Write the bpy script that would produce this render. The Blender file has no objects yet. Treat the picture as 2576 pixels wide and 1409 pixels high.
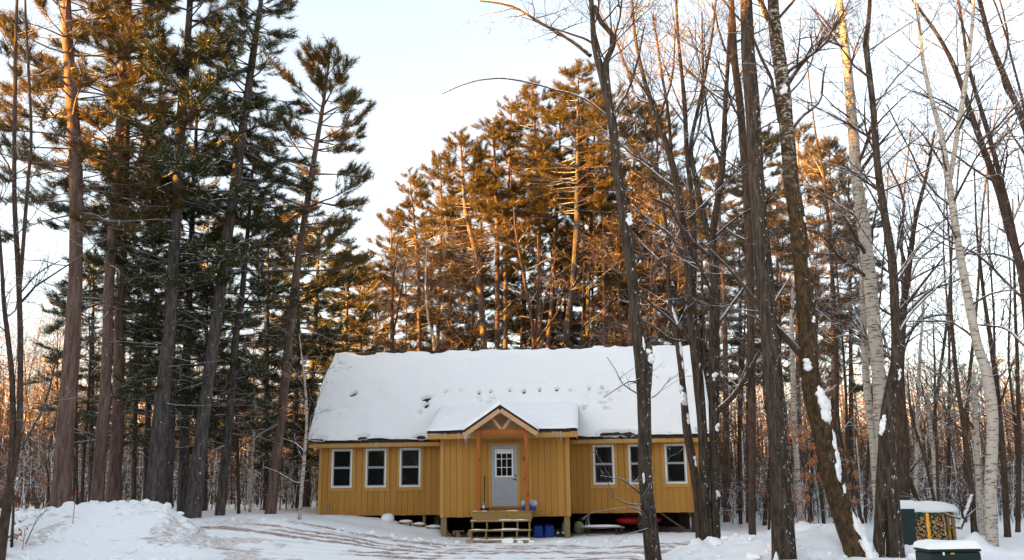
import bpy, bmesh, math
import numpy as np
from mathutils import Vector

# ---------------------------------------------------------------- camera, sky, sun, exposure
SC = bpy.context.scene
F = 2300.0                      # focal length in units of a 2575-wide picture
CX, CY = 1287.5, 704.5
PITCH, ROLL, EYE = math.radians(12.5), math.radians(0.75), 1.76
cam_d = bpy.data.cameras.new('camera'); cam = bpy.data.objects.new('camera', cam_d)
SC.collection.objects.link(cam); SC.camera = cam
cam_d.sensor_width = 36.0; cam_d.lens = 36.0 * F / 2575.0
cam_d.clip_start = 0.1; cam_d.clip_end = 4000
cam.rotation_mode = 'XYZ'
from mathutils import Matrix
cam.matrix_world = (Matrix.Translation((0, 0, EYE)) @ Matrix.Rotation(math.pi / 2 + PITCH, 4, 'X')
                    @ Matrix.Rotation(-ROLL, 4, 'Z'))
SUN_AZ = math.radians(201.0)    # direction towards the sun, measured from +X counter-clockwise
SUN_EL = math.radians(6.5)
world = bpy.data.worlds.new('World'); SC.world = world; world.use_nodes = True
wn = world.node_tree; wn.nodes.clear()
sky = wn.nodes.new('ShaderNodeTexSky'); sky.sky_type = 'NISHITA'; sky.sun_disc = False
sky.sun_elevation = SUN_EL; sky.sun_rotation = math.pi / 2 - SUN_AZ
sky.altitude = 300; sky.air_density = 1.0; sky.dust_density = 3.0; sky.ozone_density = 1.2
hs = wn.nodes.new('ShaderNodeHueSaturation'); hs.inputs['Saturation'].default_value = 0.44
bg = wn.nodes.new('ShaderNodeBackground'); bg.inputs['Strength'].default_value = 0.09
wo = wn.nodes.new('ShaderNodeOutputWorld')
wn.links.new(sky.outputs[0], hs.inputs['Color']); wn.links.new(hs.outputs[0], bg.inputs[0]); wn.links.new(bg.outputs[0], wo.inputs[0])
sun_d = bpy.data.lights.new('sun', 'SUN'); sun = bpy.data.objects.new('sun', sun_d); SC.collection.objects.link(sun)
sun_d.energy = 5.0; sun_d.angle = math.radians(0.53); sun_d.color = (1.0, 0.44, 0.03)
sv = Vector((math.cos(SUN_AZ) * math.cos(SUN_EL), math.sin(SUN_AZ) * math.cos(SUN_EL), math.sin(SUN_EL)))
sun.rotation_euler = sv.to_track_quat('Z', 'Y').to_euler()
SC.view_settings.view_transform = 'Standard'; SC.view_settings.look = 'None'
SC.view_settings.exposure = 3.18; SC.view_settings.gamma = 1.0
SC.cycles.max_bounces = 5; SC.cycles.diffuse_bounces = 3; SC.cycles.glossy_bounces = 2
SC.cycles.use_denoising = True

# ---------------------------------------------------------------- helpers
COL = SC.collection
def ray(px, py):
    u, v = px - CX, CY - py
    c, s = math.cos(ROLL), math.sin(ROLL)
    u, v = c * u + s * v, -s * u + c * v
    cp, sp = math.cos(PITCH), math.sin(PITCH)
    return np.array([u / F, cp - sp * v / F, sp + cp * v / F])
def at(px, py, Y):
    d = ray(px, py); return np.array([0, 0, EYE]) + d * (Y / d[1])
def axial(p): return math.cos(PITCH) * p[1] + math.sin(PITCH) * (p[2] - EYE)
def norm(v): return v / (np.linalg.norm(v, axis=-1, keepdims=True) + 1e-9)

class Buf:
    def __init__(s): s.v = []; s.q = []; s.t = []; s.qm = []; s.tm = []; s.n = 0; s.d = {}; s.tw = []
    def flush(s):
        if s.tw:
            rng = np.random.default_rng(len(s.tw)); tw, s.tw = s.tw, []
            p = np.array([a[0] for a in tw]); d = np.array([a[1] for a in tw]); L = np.array([a[2] for a in tw])[:, None]; r = np.array([a[3] for a in tw])[:, None]
            def blades(p, d, L, w):
                q = norm(np.cross(d, rng.normal(size=d.shape))) * w; V = np.stack([p - q, p + q, p + d * L], 1).reshape(-1, 3); s.add(V, t=np.arange(len(V)).reshape(-1, 3), m=1)
            d2 = norm(d + rng.normal(0, 0.12, d.shape)); blades(p, d2, L, r * 1.1)
            for k in range(5):
                u = rng.uniform(0.2, 0.9, L.shape); blades(p + d2 * L * u, norm(d2 + rng.normal(0, 0.55, d.shape) + np.array([0, 0, 0.15])), L * rng.uniform(0.3, 0.6, L.shape), r * 0.75)
        d, s.d = s.d, {}
        for (n, k, m), L in d.items():
            P = np.array([a for a, _ in L], float); R = np.array([r for _, r in L], float); N = len(L)
            T = norm(np.gradient(P, axis=1)); ver = np.abs(T[:, :, 2]).mean(1) > 0.75
            ref = np.where(ver[:, None], np.array([1., 0, 0]), np.array([0, 0, 1.]))[:, None]
            U = norm(np.cross(T, ref)); V = np.cross(T, U); a = np.arange(k) * 2 * math.pi / k
            vv = P[:, :, None] + R[:, :, None, None] * (np.cos(a)[None, None, :, None] * U[:, :, None] + np.sin(a)[None, None, :, None] * V[:, :, None])
            i, j = np.meshgrid(np.arange(n - 1), np.arange(k), indexing='ij'); j2 = (j + 1) % k
            q = np.stack([i * k + j, i * k + j2, (i + 1) * k + j2, (i + 1) * k + j], -1).reshape(-1, 4)
            q = (q[None] + (np.arange(N) * n * k)[:, None, None]).reshape(-1, 4)
            s.add(vv.reshape(-1, 3), q=q, m=m)
    def add(s, v, q=None, t=None, m=0):
        v = np.asarray(v, float).reshape(-1, 3)
        if q is not None and len(q):
            q = np.asarray(q, int) + s.n; s.q.append(q); s.qm.append(np.full(len(q), m))
        if t is not None and len(t):
            t = np.asarray(t, int) + s.n; s.t.append(t); s.tm.append(np.full(len(t), m))
        s.v.append(v); s.n += len(v)
    def mesh(s, name, mats, origin=(0, 0, 0), smooth=True):
        s.flush()
        V = np.concatenate(s.v) - np.asarray(origin)
        me = bpy.data.meshes.new(name)
        q = np.concatenate(s.q) if s.q else np.zeros((0, 4), int)
        t = np.concatenate(s.t) if s.t else np.zeros((0, 3), int)
        nq, nt = len(q), len(t)
        me.vertices.add(len(V)); me.vertices.foreach_set('co', V.astype(np.float32).ravel())
        me.loops.add(nq * 4 + nt * 3)
        me.loops.foreach_set('vertex_index', np.concatenate([q.ravel(), t.ravel()]).astype(np.int32))
        me.polygons.add(nq + nt)
        st = np.concatenate([np.arange(nq) * 4, nq * 4 + np.arange(nt) * 3]).astype(np.int32)
        me.polygons.foreach_set('loop_start', st)
        mi = np.concatenate([np.concatenate(s.qm) if s.qm else np.zeros(0, int), np.concatenate(s.tm) if s.tm else np.zeros(0, int)])
        me.polygons.foreach_set('material_index', mi.astype(np.int32))
        me.polygons.foreach_set('use_smooth', np.full(nq + nt, smooth))
        for m in mats: me.materials.append(m)
        me.update(calc_edges=True)
        return me
def link(name, me, parent=None, loc=None):
    o = bpy.data.objects.new(name, me); COL.objects.link(o)
    if parent is not None: o.parent = parent
    if loc is not None: o.location = loc
    return o
def tag(o, label=None, cat=None, group=None, kind=None):
    if label: o['label'] = label
    if cat: o['category'] = cat
    if group: o['group'] = group
    if kind: o['kind'] = kind
    return o
def empty(name, loc, rz=0.0):
    o = bpy.data.objects.new(name, None); COL.objects.link(o)
    o.location = loc; o.rotation_euler = (0, 0, rz); o.empty_display_size = 0.3
    return o

def tube(buf, P, R, k=5, m=0, ref=None):
    P = np.asarray(P, float); R = np.asarray(R, float); n = len(P)
    if ref is None and R.ndim == 1:
        buf.d.setdefault((n, k, m), []).append((P, R)); return
    T = norm(np.gradient(P, axis=0))
    if ref is None:
        ref = np.array([1., 0, 0]) if abs(T[:, 2]).mean() > 0.75 else np.array([0, 0, 1.])
    U = norm(np.cross(T, ref)); V = np.cross(T, U)
    a = np.arange(k) * 2 * math.pi / k
    if R.ndim == 1: R = R[:, None]
    vv = P[:, None] + R[:, :, None] * (np.cos(a)[None, :, None] * U[:, None] + np.sin(a)[None, :, None] * V[:, None])
    i, j = np.meshgrid(np.arange(n - 1), np.arange(k), indexing='ij')
    j2 = (j + 1) % k
    q = np.stack([i * k + j, i * k + j2, (i + 1) * k + j2, (i + 1) * k + j], -1).reshape(-1, 4)
    buf.add(vv, q=q, m=m)

def box(buf, x0, x1, y0, y1, z0, z1, m=0, R=None, T=None):
    v = np.array([[x, y, z] for z in (z0, z1) for y in (y0, y1) for x in (x0, x1)], float)
    if R is not None: v = v @ np.asarray(R).T
    if T is not None: v = v + np.asarray(T)
    buf.add(v, q=[[0, 2, 3, 1], [4, 5, 7, 6], [0, 1, 5, 4], [2, 6, 7, 3], [1, 3, 7, 5], [0, 4, 6, 2]], m=m)
def bar(buf, a, b, w, d, m=0, up=(0, 0, 1)):
    a = np.asarray(a, float); b = np.asarray(b, float); t = norm(b - a)
    s = norm(np.cross(t, np.asarray(up, float))); u = np.cross(s, t)
    v = []
    for p in (a, b):
        for su, sw in ((-1, -1), (1, -1), (1, 1), (-1, 1)): v.append(p + s * su * w / 2 + u * sw * d / 2)
    buf.add(v, q=[[0, 3, 2, 1], [4, 5, 6, 7], [0, 1, 5, 4], [1, 2, 6, 5], [2, 3, 7, 6], [3, 0, 4, 7]], m=m)
def bevelled(me, w=0.006):
    bm = bmesh.new(); bm.from_mesh(me)
    bmesh.ops.recalc_face_normals(bm, faces=bm.faces)
    bmesh.ops.bevel(bm, geom=list(bm.edges), offset=w, segments=1, affect='EDGES', clamp_overlap=True)
    bm.to_mesh(me); bm.free()
def bpart(name, parent, mat, *boxes, bev=0.006):
    b = Buf()
    for bb in boxes: box(b, *bb)
    me = b.mesh(name, [mat], smooth=False)
    if bev: bevelled(me, bev)
    return link(name, me, parent)
def barpart(name, parent, mat, a, b_, w, d, bev=0.006, up=(0, 0, 1)):
    b = Buf(); bar(b, a, b_, w, d, up=up); me = b.mesh(name, [mat], smooth=False)
    if bev: bevelled(me, bev)
    return link(name, me, parent)

# value noise
_L = np.random.default_rng(5).random((256, 256))
def vnoise(x, y):
    x = np.asarray(x, float); y = np.asarray(y, float)
    xi = np.floor(x).astype(int); yi = np.floor(y).astype(int); fx = x - xi; fy = y - yi
    fx = fx * fx * (3 - 2 * fx); fy = fy * fy * (3 - 2 * fy)
    g = lambda a, b: _L[a % 256, b % 256]
    return (g(xi, yi) * (1 - fx) + g(xi + 1, yi) * fx) * (1 - fy) + (g(xi, yi + 1) * (1 - fx) + g(xi + 1, yi + 1) * fx) * fy
def fbm(x, y, o=4):
    s = 0; a = 0.5; t = 0
    for k in range(o):
        s = s + a * vnoise(x * 2 ** k + 17 * k, y * 2 ** k + 31 * k); t += a; a *= 0.5
    return s / t
def S(x): x = np.clip(x, 0, 1); return x * x * (3 - 2 * x)

# ---------------------------------------------------------------- materials
class NT:
    def __init__(s, name):
        s.m = bpy.data.materials.new(name); s.m.use_nodes = True; s.t = s.m.node_tree; s.t.nodes.clear()
        s.out = s.n('ShaderNodeOutputMaterial'); s.b = s.n('ShaderNodeBsdfPrincipled'); s.l(s.b.outputs[0], s.out.inputs[0])
    def n(s, t, **k):
        n = s.t.nodes.new(t)
        for a, b in k.items(): setattr(n, a, b)
        return n
    def l(s, a, b): s.t.links.new(a, b)
    def put(s, sock, v):
        if hasattr(v, 'is_output') or isinstance(v, bpy.types.NodeSocket): s.l(v, sock)
        elif isinstance(v, (tuple, list)) and sock.type == 'RGBA': sock.default_value = (*v[:3], 1)
        else: sock.default_value = v
    def coord(s, scale=(1, 1, 1), which='Object'):
        c = s.n('ShaderNodeTexCoord'); mp = s.n('ShaderNodeMapping'); s.l(c.outputs[which], mp.inputs[0]); mp.inputs['Scale'].default_value = scale
        return mp.outputs[0]
    def noise(s, scale, detail=3, rough=0.6, vec=None, dist=0.0):
        n = s.n('ShaderNodeTexNoise'); n.inputs['Scale'].default_value = scale; n.inputs['Detail'].default_value = detail
        n.inputs['Roughness'].default_value = rough; n.inputs['Distortion'].default_value = dist
        if vec is not None: s.l(vec, n.inputs['Vector'])
        return n.outputs['Fac']
    def ramp(s, v, *st):
        r = s.n('ShaderNodeValToRGB'); s.l(v, r.inputs[0]); e = r.color_ramp.elements
        while len(e) < len(st): e.new(0.5)
        for k, (p, c) in enumerate(st):
            e[k].position = p; e[k].color = (c, c, c, 1) if not isinstance(c, tuple) else (*c, 1)
        return r.outputs[0]
    def mix(s, f, a, b, mode='MIX'):
        m = s.n('ShaderNodeMix', data_type='RGBA', blend_type=mode)
        s.put(m.inputs[0], f); s.put(m.inputs[6], a); s.put(m.inputs[7], b); return m.outputs[2]
    def math(s, op, a, b=0.0, c=0.0, clamp=False):
        m = s.n('ShaderNodeMath', operation=op); m.use_clamp = clamp
        s.put(m.inputs[0], a); s.put(m.inputs[1], b); s.put(m.inputs[2], c); return m.outputs[0]
    def maprange(s, v, a, b, c=0.0, d=1.0):
        m = s.n('ShaderNodeMapRange', interpolation_type='SMOOTHSTEP'); s.l(v, m.inputs[0])
        for k, x in zip((1, 2, 3, 4), (a, b, c, d)): m.inputs[k].default_value = x
        return m.outputs[0]
    def bump(s, h, strength=0.5, dist=0.02):
        b = s.n('ShaderNodeBump'); b.inputs['Strength'].default_value = strength; b.inputs['Distance'].default_value = dist
        s.l(h, b.inputs['Height']); s.l(b.outputs[0], s.b.inputs['Normal'])
    def normal_z(s):
        g = s.n('ShaderNodeNewGeometry'); x = s.n('ShaderNodeSeparateXYZ'); s.l(g.outputs['Normal'], x.inputs[0]); return x.outputs[2], x.outputs[0]
    def island(s): return s.n('ShaderNodeNewGeometry').outputs['Random Per Island']
    def done(s, col, rough=0.8, spec=0.3, metal=0.0):
        s.put(s.b.inputs['Base Color'], col); s.put(s.b.inputs['Roughness'], rough); s.b.inputs['Specular IOR Level'].default_value = spec
        s.b.inputs['Metallic'].default_value = metal; return s.m
SNOW = (0.88, 0.89, 0.90)
def m_snow():
    t = NT('snow'); v = t.coord(); n1 = t.noise(3, 4, vec=v); n2 = t.noise(28, 3, vec=v)
    t.bump(t.math('ADD', n1, t.math('MULTIPLY', n2, 0.25)), 0.35, 0.04)
    return t.done(t.mix(n1, (0.89, 0.90, 0.91), (0.93, 0.935, 0.94)), 0.75, 0.25)
def m_bark(name, c1, c2, zs=0.22, scale=16, snow=0.62, fleck=0.66, patch=None, pz=(0, 1), lo=0.25, hi=0.6):
    t = NT(name); v = t.coord((1, 1, zs)); n = t.noise(scale, 4, 0.7, vec=v); n2 = t.noise(2.2, 3, vec=t.coord())
    col = t.mix(t.ramp(n, (0.40, 0.0), (0.60, 1.0)), c1, c2)
    col = t.mix(t.math('MULTIPLY', n2, 0.55), col, tuple(x * 0.55 for x in c1))
    if patch is not None:
        g = t.n('ShaderNodeTexCoord'); sx = t.n('ShaderNodeSeparateXYZ'); t.l(g.outputs['Object'], sx.inputs[0])
        zz = t.maprange(sx.outputs[2], pz[0], pz[1])
        pn = t.noise(6.5, 3, vec=t.coord((1, 1, 2.0)), dist=0.8)
        f = t.math('MULTIPLY', t.ramp(pn, (0.53, 0.0), (0.58, 1.0)), zz)
        col = t.mix(f, col, patch)
    nz, nx = t.normal_z()
    sn = t.noise(9, 3, vec=t.coord())
    f = t.maprange(t.math('ADD', nz, t.math('MULTIPLY', sn, 0.7)), snow + lo, snow + hi)
    fl = t.noise(19, 3, 0.6, vec=t.coord((1, 1, 0.5)))
    f2 = t.math('MULTIPLY', t.ramp(fl, (fleck, 0.0), (fleck + 0.03, 1.0)), t.maprange(nx, -0.5, 0.4))
    col = t.mix(t.math('MAXIMUM', f, f2), col, SNOW)
    t.bump(n, 1.0, 0.05)
    return t.done(col, 0.9, 0.15)
def m_birch():
    t = NT('birch_bark'); v = t.coord((1, 1, 5.0)); n = t.noise(4.2, 4, 0.65, vec=v, dist=0.4); nb = t.noise(0.9, 3, vec=t.coord())
    col = t.mix(t.ramp(n, (0.40, 1.0), (0.47, 0.0)), (0.45, 0.415, 0.365), (0.045, 0.035, 0.028))
    col = t.mix(t.math('MULTIPLY', nb, 0.5), col, (0.36, 0.28, 0.215))
    nz, nx = t.normal_z(); f = t.maprange(t.math('ADD', nz, t.math('MULTIPLY', t.noise(9, vec=t.coord()), 0.7)), 0.87, 1.2)
    t.bump(n, 0.4, 0.02)
    return t.done(t.mix(f, col, SNOW), 0.75, 0.25)
def m_needle(name, a, b, snow=0.965):
    t = NT(name); i = t.island(); col = t.mix(i, a, b)
    f = t.math('GREATER_THAN', i, snow); col = t.mix(f, col, SNOW)
    t.b.inputs['Transmission Weight'].default_value = 0
    tr = t.n('ShaderNodeBsdfTranslucent'); t.l(col, tr.inputs[0])
    mx = t.n('ShaderNodeMixShader'); mx.inputs[0].default_value = 0.30
    t.l(t.b.outputs[0], mx.inputs[1]); t.l(tr.outputs[0], mx.inputs[2]); t.l(mx.outputs[0], t.out.inputs[0])
    return t.done(col, 0.6, 0.3)
def m_twig(name, a, b, snow=0.7):
    t = NT(name); i = t.island(); col = t.mix(i, a, b)
    return t.done(t.mix(t.math('GREATER_THAN', i, snow), col, SNOW), 0.9, 0.1)
def m_paint(name, c, rough=0.55, var=0.12, scale=3.0, spec=0.3, zs=1.0):
    t = NT(name); v = t.coord((1, 1, zs)); n = t.noise(scale, 4, vec=v); n2 = t.noise(scale * 14, 2, vec=v)
    col = t.mix(n, tuple(x * (1 - var) for x in c), tuple(min(1, x * (1 + var)) for x in c))
    t.bump(n2, 0.15, 0.004)
    return t.done(col, rough, spec)
def m_wood(name, c1, c2, axis=2, knots=True):
    sc = [9, 9, 9]; sc[axis] = 0.8
    t = NT(name); v = t.coord(tuple(sc)); n = t.noise(2.2, 5, 0.65, vec=v, dist=0.6)
    col = t.mix(t.ramp(n, (0.3, 0.0), (0.7, 1.0)), c1, c2)
    if knots:
        k = t.noise(5.5, 1, vec=t.coord()); col = t.mix(t.ramp(k, (0.70, 0.0), (0.76, 1.0)), col, tuple(x * 0.35 for x in c1))
    t.bump(n, 0.2, 0.005)
    return t.done(col, 0.7, 0.25)
def m_siding():
    t = NT('ochre_siding'); v = t.coord((1, 1, 0.25)); n = t.noise(2.0, 4, vec=v); f = t.noise(40, 3, vec=v)
    ob = t.n('ShaderNodeObjectInfo').outputs['Random']
    col = t.mix(n, (0.43, 0.200, 0.032), (0.51, 0.250, 0.046))
    col = t.mix(t.math('MULTIPLY', ob, 0.6), col, (0.36, 0.170, 0.028))
    sx = t.n('ShaderNodeSeparateXYZ'); g = t.n('ShaderNodeTexCoord'); t.l(g.outputs['Object'], sx.inputs[0])
    st = t.math('MULTIPLY', t.maprange(sx.outputs[2], 1.15, 0.72), t.ramp(t.noise(3.2, 3, vec=t.coord()), (0.45, 0.0), (0.75, 1.0)))
    col = t.mix(t.math('MULTIPLY', st, 0.5), col, (0.23, 0.13, 0.05))
    t.bump(f, 0.12, 0.004)
    return t.done(col, 0.6, 0.3)
def m_glass():
    t = NT('window_glass'); n = t.noise(1.5, 2, vec=t.coord())
    t.bump(n, 0.08, 0.01); ob = t.n('ShaderNodeObjectInfo').outputs['Random']
    fold = t.noise(4.0, 2, vec=t.coord((6, 6, 0.15)))
    cur = t.math('MULTIPLY', t.maprange(ob, 0.55, 0.75), t.ramp(fold, (0.40, 0.0), (0.70, 1.0)))
    return t.done(t.mix(cur, (0.008, 0.009, 0.010), (0.045, 0.043, 0.040)), 0.05, 0.5)
def m_ground():
    t = NT('snowy_ground')
    at_ = t.n('ShaderNodeAttribute', attribute_name='dirt'); v = t.coord()
    n1 = t.noise(2.5, 5, vec=v); n2 = t.noise(22, 4, 0.7, vec=v); n3 = t.noise(7, 4, 0.7, vec=t.coord((1, 3.0, 1)))
    f = t.maprange(t.math('ADD', at_.outputs['Fac'], t.math('MULTIPLY', t.math('SUBTRACT', n3, 0.5), 1.1)), 0.30, 0.85)
    f = t.math('MULTIPLY', f, t.maprange(n2, 0.26, 0.62, 0.25, 1.0))
    dirt = t.mix(t.noise(5, 3, vec=v), (0.22, 0.145, 0.095), (0.28, 0.10, 0.055))
    snow = t.mix(n1, (0.86, 0.875, 0.89), (0.92, 0.925, 0.93))
    col = t.mix(f, snow, dirt)
    spk = t.noise(60, 2, vec=v); col = t.mix(t.math('MULTIPLY', t.ramp(spk, (0.70, 0.0), (0.74, 1.0)), 0.5), col, (0.25, 0.18, 0.12))
    t.bump(t.math('ADD', n1, t.math('MULTIPLY', n2, 0.35)), 0.5, 0.06)
    return t.done(col, 0.8, 0.2)
M = dict(
    snow=m_snow(), ground=m_ground(), siding=m_siding(), glass=m_glass(), birch=m_birch(),
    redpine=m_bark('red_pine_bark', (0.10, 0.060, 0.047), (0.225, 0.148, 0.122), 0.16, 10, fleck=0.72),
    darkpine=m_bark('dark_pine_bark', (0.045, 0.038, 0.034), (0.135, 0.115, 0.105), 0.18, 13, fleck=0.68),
    maple=m_bark('maple_bark', (0.030, 0.022, 0.016), (0.105, 0.080, 0.060), 0.16, 15, fleck=0.64),
    moss=m_bark('mossy_birch_bark', (0.035, 0.024, 0.013), (0.13, 0.080, 0.042), 0.5, 12, fleck=0.66, patch=(0.42, 0.39, 0.34), pz=(8.0, 11.5)),
    thin=m_bark('sapling_bark', (0.05, 0.034, 0.026), (0.13, 0.085, 0.062), 0.2, 20, fleck=0.72, snow=0.50, lo=0.2, hi=0.5),
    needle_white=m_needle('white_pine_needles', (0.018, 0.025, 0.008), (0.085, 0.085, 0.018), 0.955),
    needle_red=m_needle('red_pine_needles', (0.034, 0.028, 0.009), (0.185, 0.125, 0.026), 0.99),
    twig=m_twig('wood_twigs', (0.06, 0.038, 0.026), (0.22, 0.130, 0.065), 0.90),
    brush=m_twig('snowy_brush', (0.06, 0.042, 0.032), (0.16, 0.105, 0.072), 0.72),
    ring=m_needle('shade_woods_foliage', (0.03, 0.035, 0.018), (0.08, 0.07, 0.035), 0.99),
    beech=m_twig('beech_leaves', (0.30, 0.11, 0.045), (0.45, 0.19, 0.08), 0.97),
    trim=m_paint('ochre_trim', (0.49, 0.260, 0.062)), white=m_paint('white_vinyl', (0.80, 0.79, 0.76), 0.4, 0.04),
    sash=m_paint('grey_sash', (0.33, 0.35, 0.37), 0.4, 0.06), door=m_paint('grey_blue_door', (0.34, 0.365, 0.395), 0.45, 0.05),
    black=m_paint('black_metal', (0.02, 0.02, 0.022), 0.35, 0.1), shingle=m_paint('brown_shingle', (0.045, 0.028, 0.024), 0.9, 0.4, 9),
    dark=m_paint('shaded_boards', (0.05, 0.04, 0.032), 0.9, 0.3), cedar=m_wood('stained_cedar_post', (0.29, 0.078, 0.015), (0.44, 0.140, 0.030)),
    pine_x=m_wood('fresh_pine', (0.48, 0.27, 0.14), (0.62, 0.38, 0.21), 0), pine_z=m_wood('pale_brace', (0.45, 0.25, 0.13), (0.58, 0.35, 0.20)),
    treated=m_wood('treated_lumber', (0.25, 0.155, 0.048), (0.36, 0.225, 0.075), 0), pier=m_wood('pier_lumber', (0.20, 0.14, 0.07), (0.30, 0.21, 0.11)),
    ice=None, twiglet=m_twig('fine_twigs', (0.07, 0.040, 0.030), (0.16, 0.085, 0.055), 0.93), groove=m_paint('groove_paint', (0.16, 0.078, 0.018), 0.8), blue=m_paint('blue_plastic', (0.012, 0.05, 0.30), 0.4, 0.2), red=m_paint('red_plastic', (0.45, 0.010, 0.014), 0.4, 0.15),
    green=m_paint('dark_green_panel', (0.007, 0.020, 0.017), 0.5, 0.2), tarp=m_paint('green_tarp', (0.03, 0.14, 0.06), 0.5, 0.3, 8),
    yellow=m_paint('yellow_stake', (0.72, 0.36, 0.02), 0.5, 0.1), orange=m_paint('orange_sticker', (0.8, 0.33, 0.03), 0.5, 0.05),
    stakered=m_paint('red_marker', (0.6, 0.04, 0.03), 0.5, 0.1), steel=m_paint('stove_pipe_steel', (0.09, 0.085, 0.085), 0.4, 0.2, spec=0.5),
    logend=m_wood('log_end_grain', (0.36, 0.215, 0.085), (0.52, 0.34, 0.155), 1), logbark=m_bark('log_bark', (0.07, 0.05, 0.035), (0.14, 0.10, 0.07), fleck=0.7),
    cloth=m_paint('frosted_cloth', (0.42, 0.44, 0.48), 0.9, 0.5, 12), grey=m_paint('grey_pipe', (0.22, 0.23, 0.25), 0.5, 0.1),
    palegreen=m_paint('pale_green_plastic', (0.20, 0.24, 0.13), 0.6, 0.2), rock=m_paint('stone', (0.16, 0.13, 0.11), 0.9, 0.4, 6),
    rust=m_paint('red_brown_log', (0.17, 0.05, 0.03), 0.85, 0.4, 7), skin=m_paint('gnome_face', (0.55, 0.33, 0.22), 0.6, 0.1),
)
def m_ice():
    t = NT('ice'); t.b.inputs['Transmission Weight'].default_value = 0.55; t.b.inputs['IOR'].default_value = 1.31
    return t.done((0.85, 0.9, 0.95), 0.15, 0.5)
M['ice'] = m_ice()

# ---------------------------------------------------------------- terrain
YAW = math.radians(4.5)
HO = np.array([-0.307, 30.0, 0.0])                      # cabin origin: middle of the entry wall, on the ground
HE = np.array([math.cos(YAW), -math.sin(YAW), 0]); HD = np.array([math.sin(YAW), math.cos(YAW), 0])
def crest(pts, Y): return np.array([at(x, y, Y) for x, y in pts])
LCR = crest([(-300, 1330), (-60, 1345), (10, 1322), (60, 1298), (110, 1283), (170, 1269), (230, 1272), (300, 1268), (390, 1262), (420, 1280), (450, 1306), (500, 1340), (580, 1400), (700, 1420)], 24.3)
RCR = crest([(1610, 1425), (1680, 1392), (1750, 1360), (1815, 1357), (1870, 1350), (1934, 1338), (2005, 1329), (2077, 1324), (2150, 1326), (2215, 1345), (2290, 1385), (2360, 1390)], 23.2)
MCR = crest([(2395, 1395), (2425, 1352), (2450, 1345), (2490, 1362), (2530, 1385), (2600, 1380), (2800, 1380)], 22.6)
TR = [32.7, 33.2, 33.8, 34.3, 34.9, 35.5, 36.0, 36.6, 37.2, 37.8, 38.3, 38.9]
def ground_h(X, Y, fine=True, want=False):
    X = np.asarray(X, float); Y = np.asarray(Y, float)
    hx = (X - HO[0]) * HE[0] + (Y - HO[1]) * HE[1]; hb = (X - HO[0]) * HD[0] + (Y - HO[1]) * HD[1]
    h = 0.82 * S((-X - 1.2) / 7.2) * S((Y - 19.5) / 8.5)
    h = h + 0.05 * S((Y - 26) / 4) + (fbm(X * 0.12, Y * 0.12, 3) - 0.5) * 0.25 * S((np.abs(X) - 6) / 8 + (Y - 38) / 10)
    # the ramp of drifted snow against the left wing
    h = np.maximum(h, (0.76 - 0.42 * S((hx + 5.9) / 3.6)) * S((hx + 9) / 1.2) * (1 - S((hx + 2.3) / 0.8)) * S((hb + 0.9) / 2.2) * (1 - S((hb - 2.1) / 0.25)))
    # beneath the cabin the bare ground
    under = S((hx + 6.4) / 0.5) * (1 - S((hx - 6.2) / 0.4)) * np.where(np.abs(hx) < 2.1, S((hb - 0.35) / 0.4), S((hb - 2.3) / 0.3)) * (1 - S((hb - 7.8) / 0.4))
    h = h * (1 - under) + 0.02 * under
    r = np.hypot(X - 1, Y - 60); road = S((X + 10.2) / 1.6) * (1 - S((X - 7) / 3))
    if fine:
        for t in TR: h = h - road * 0.045 * np.exp(-((r - t + 0.14 * (vnoise(X * 0.4, Y * 0.4 + t) - 0.5)) / 0.13) ** 2)
    bank = np.zeros_like(h)
    for CR, Yc, wf, wb in ((LCR, 24.3, 2.6, 1.5), (RCR, 23.2, 2.0, 1.6), (MCR, 22.6, 1.7, 1.5)):
        zc = np.interp(X * Yc / np.maximum(Y, 5), CR[:, 0], CR[:, 2], left=-1, right=-1)
        d = Y - Yc; prof = np.where(d < 0, 1 - S(-d / wf), 1 - S(d / wb))
        lump = (fbm(X * 1.3, Y * 1.3, 4) - 0.5) * 0.30 + (np.abs(fbm(X * 2.7, Y * 2.7, 3) - 0.5)) * 0.5 - 0.05 + (fbm(X * 4.5 + 9, Y * 4.5, 3) - 0.5) * 0.16
        up = np.where(zc > -0.5, np.maximum(0, zc - h + lump) * prof, 0); h = h + up; bank = np.maximum(bank, np.clip(up / 0.035, 0, 1))
    if fine:
        near = (Y < 40) & (np.abs(X) < 20)
        h = h + near * (fbm(X * 0.9, Y * 0.9, 4) - 0.5) * 0.10 + near * (fbm(X * 4, Y * 4, 3) - 0.5) * 0.06
        h = h + (fbm(X * 7, Y * 7, 2) - 0.5) * 0.05 * road * (Y < 30)
    return (h, bank) if want else h
def gz(x, y): return float(ground_h(np.array([x]), np.array([y]))[0])
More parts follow.
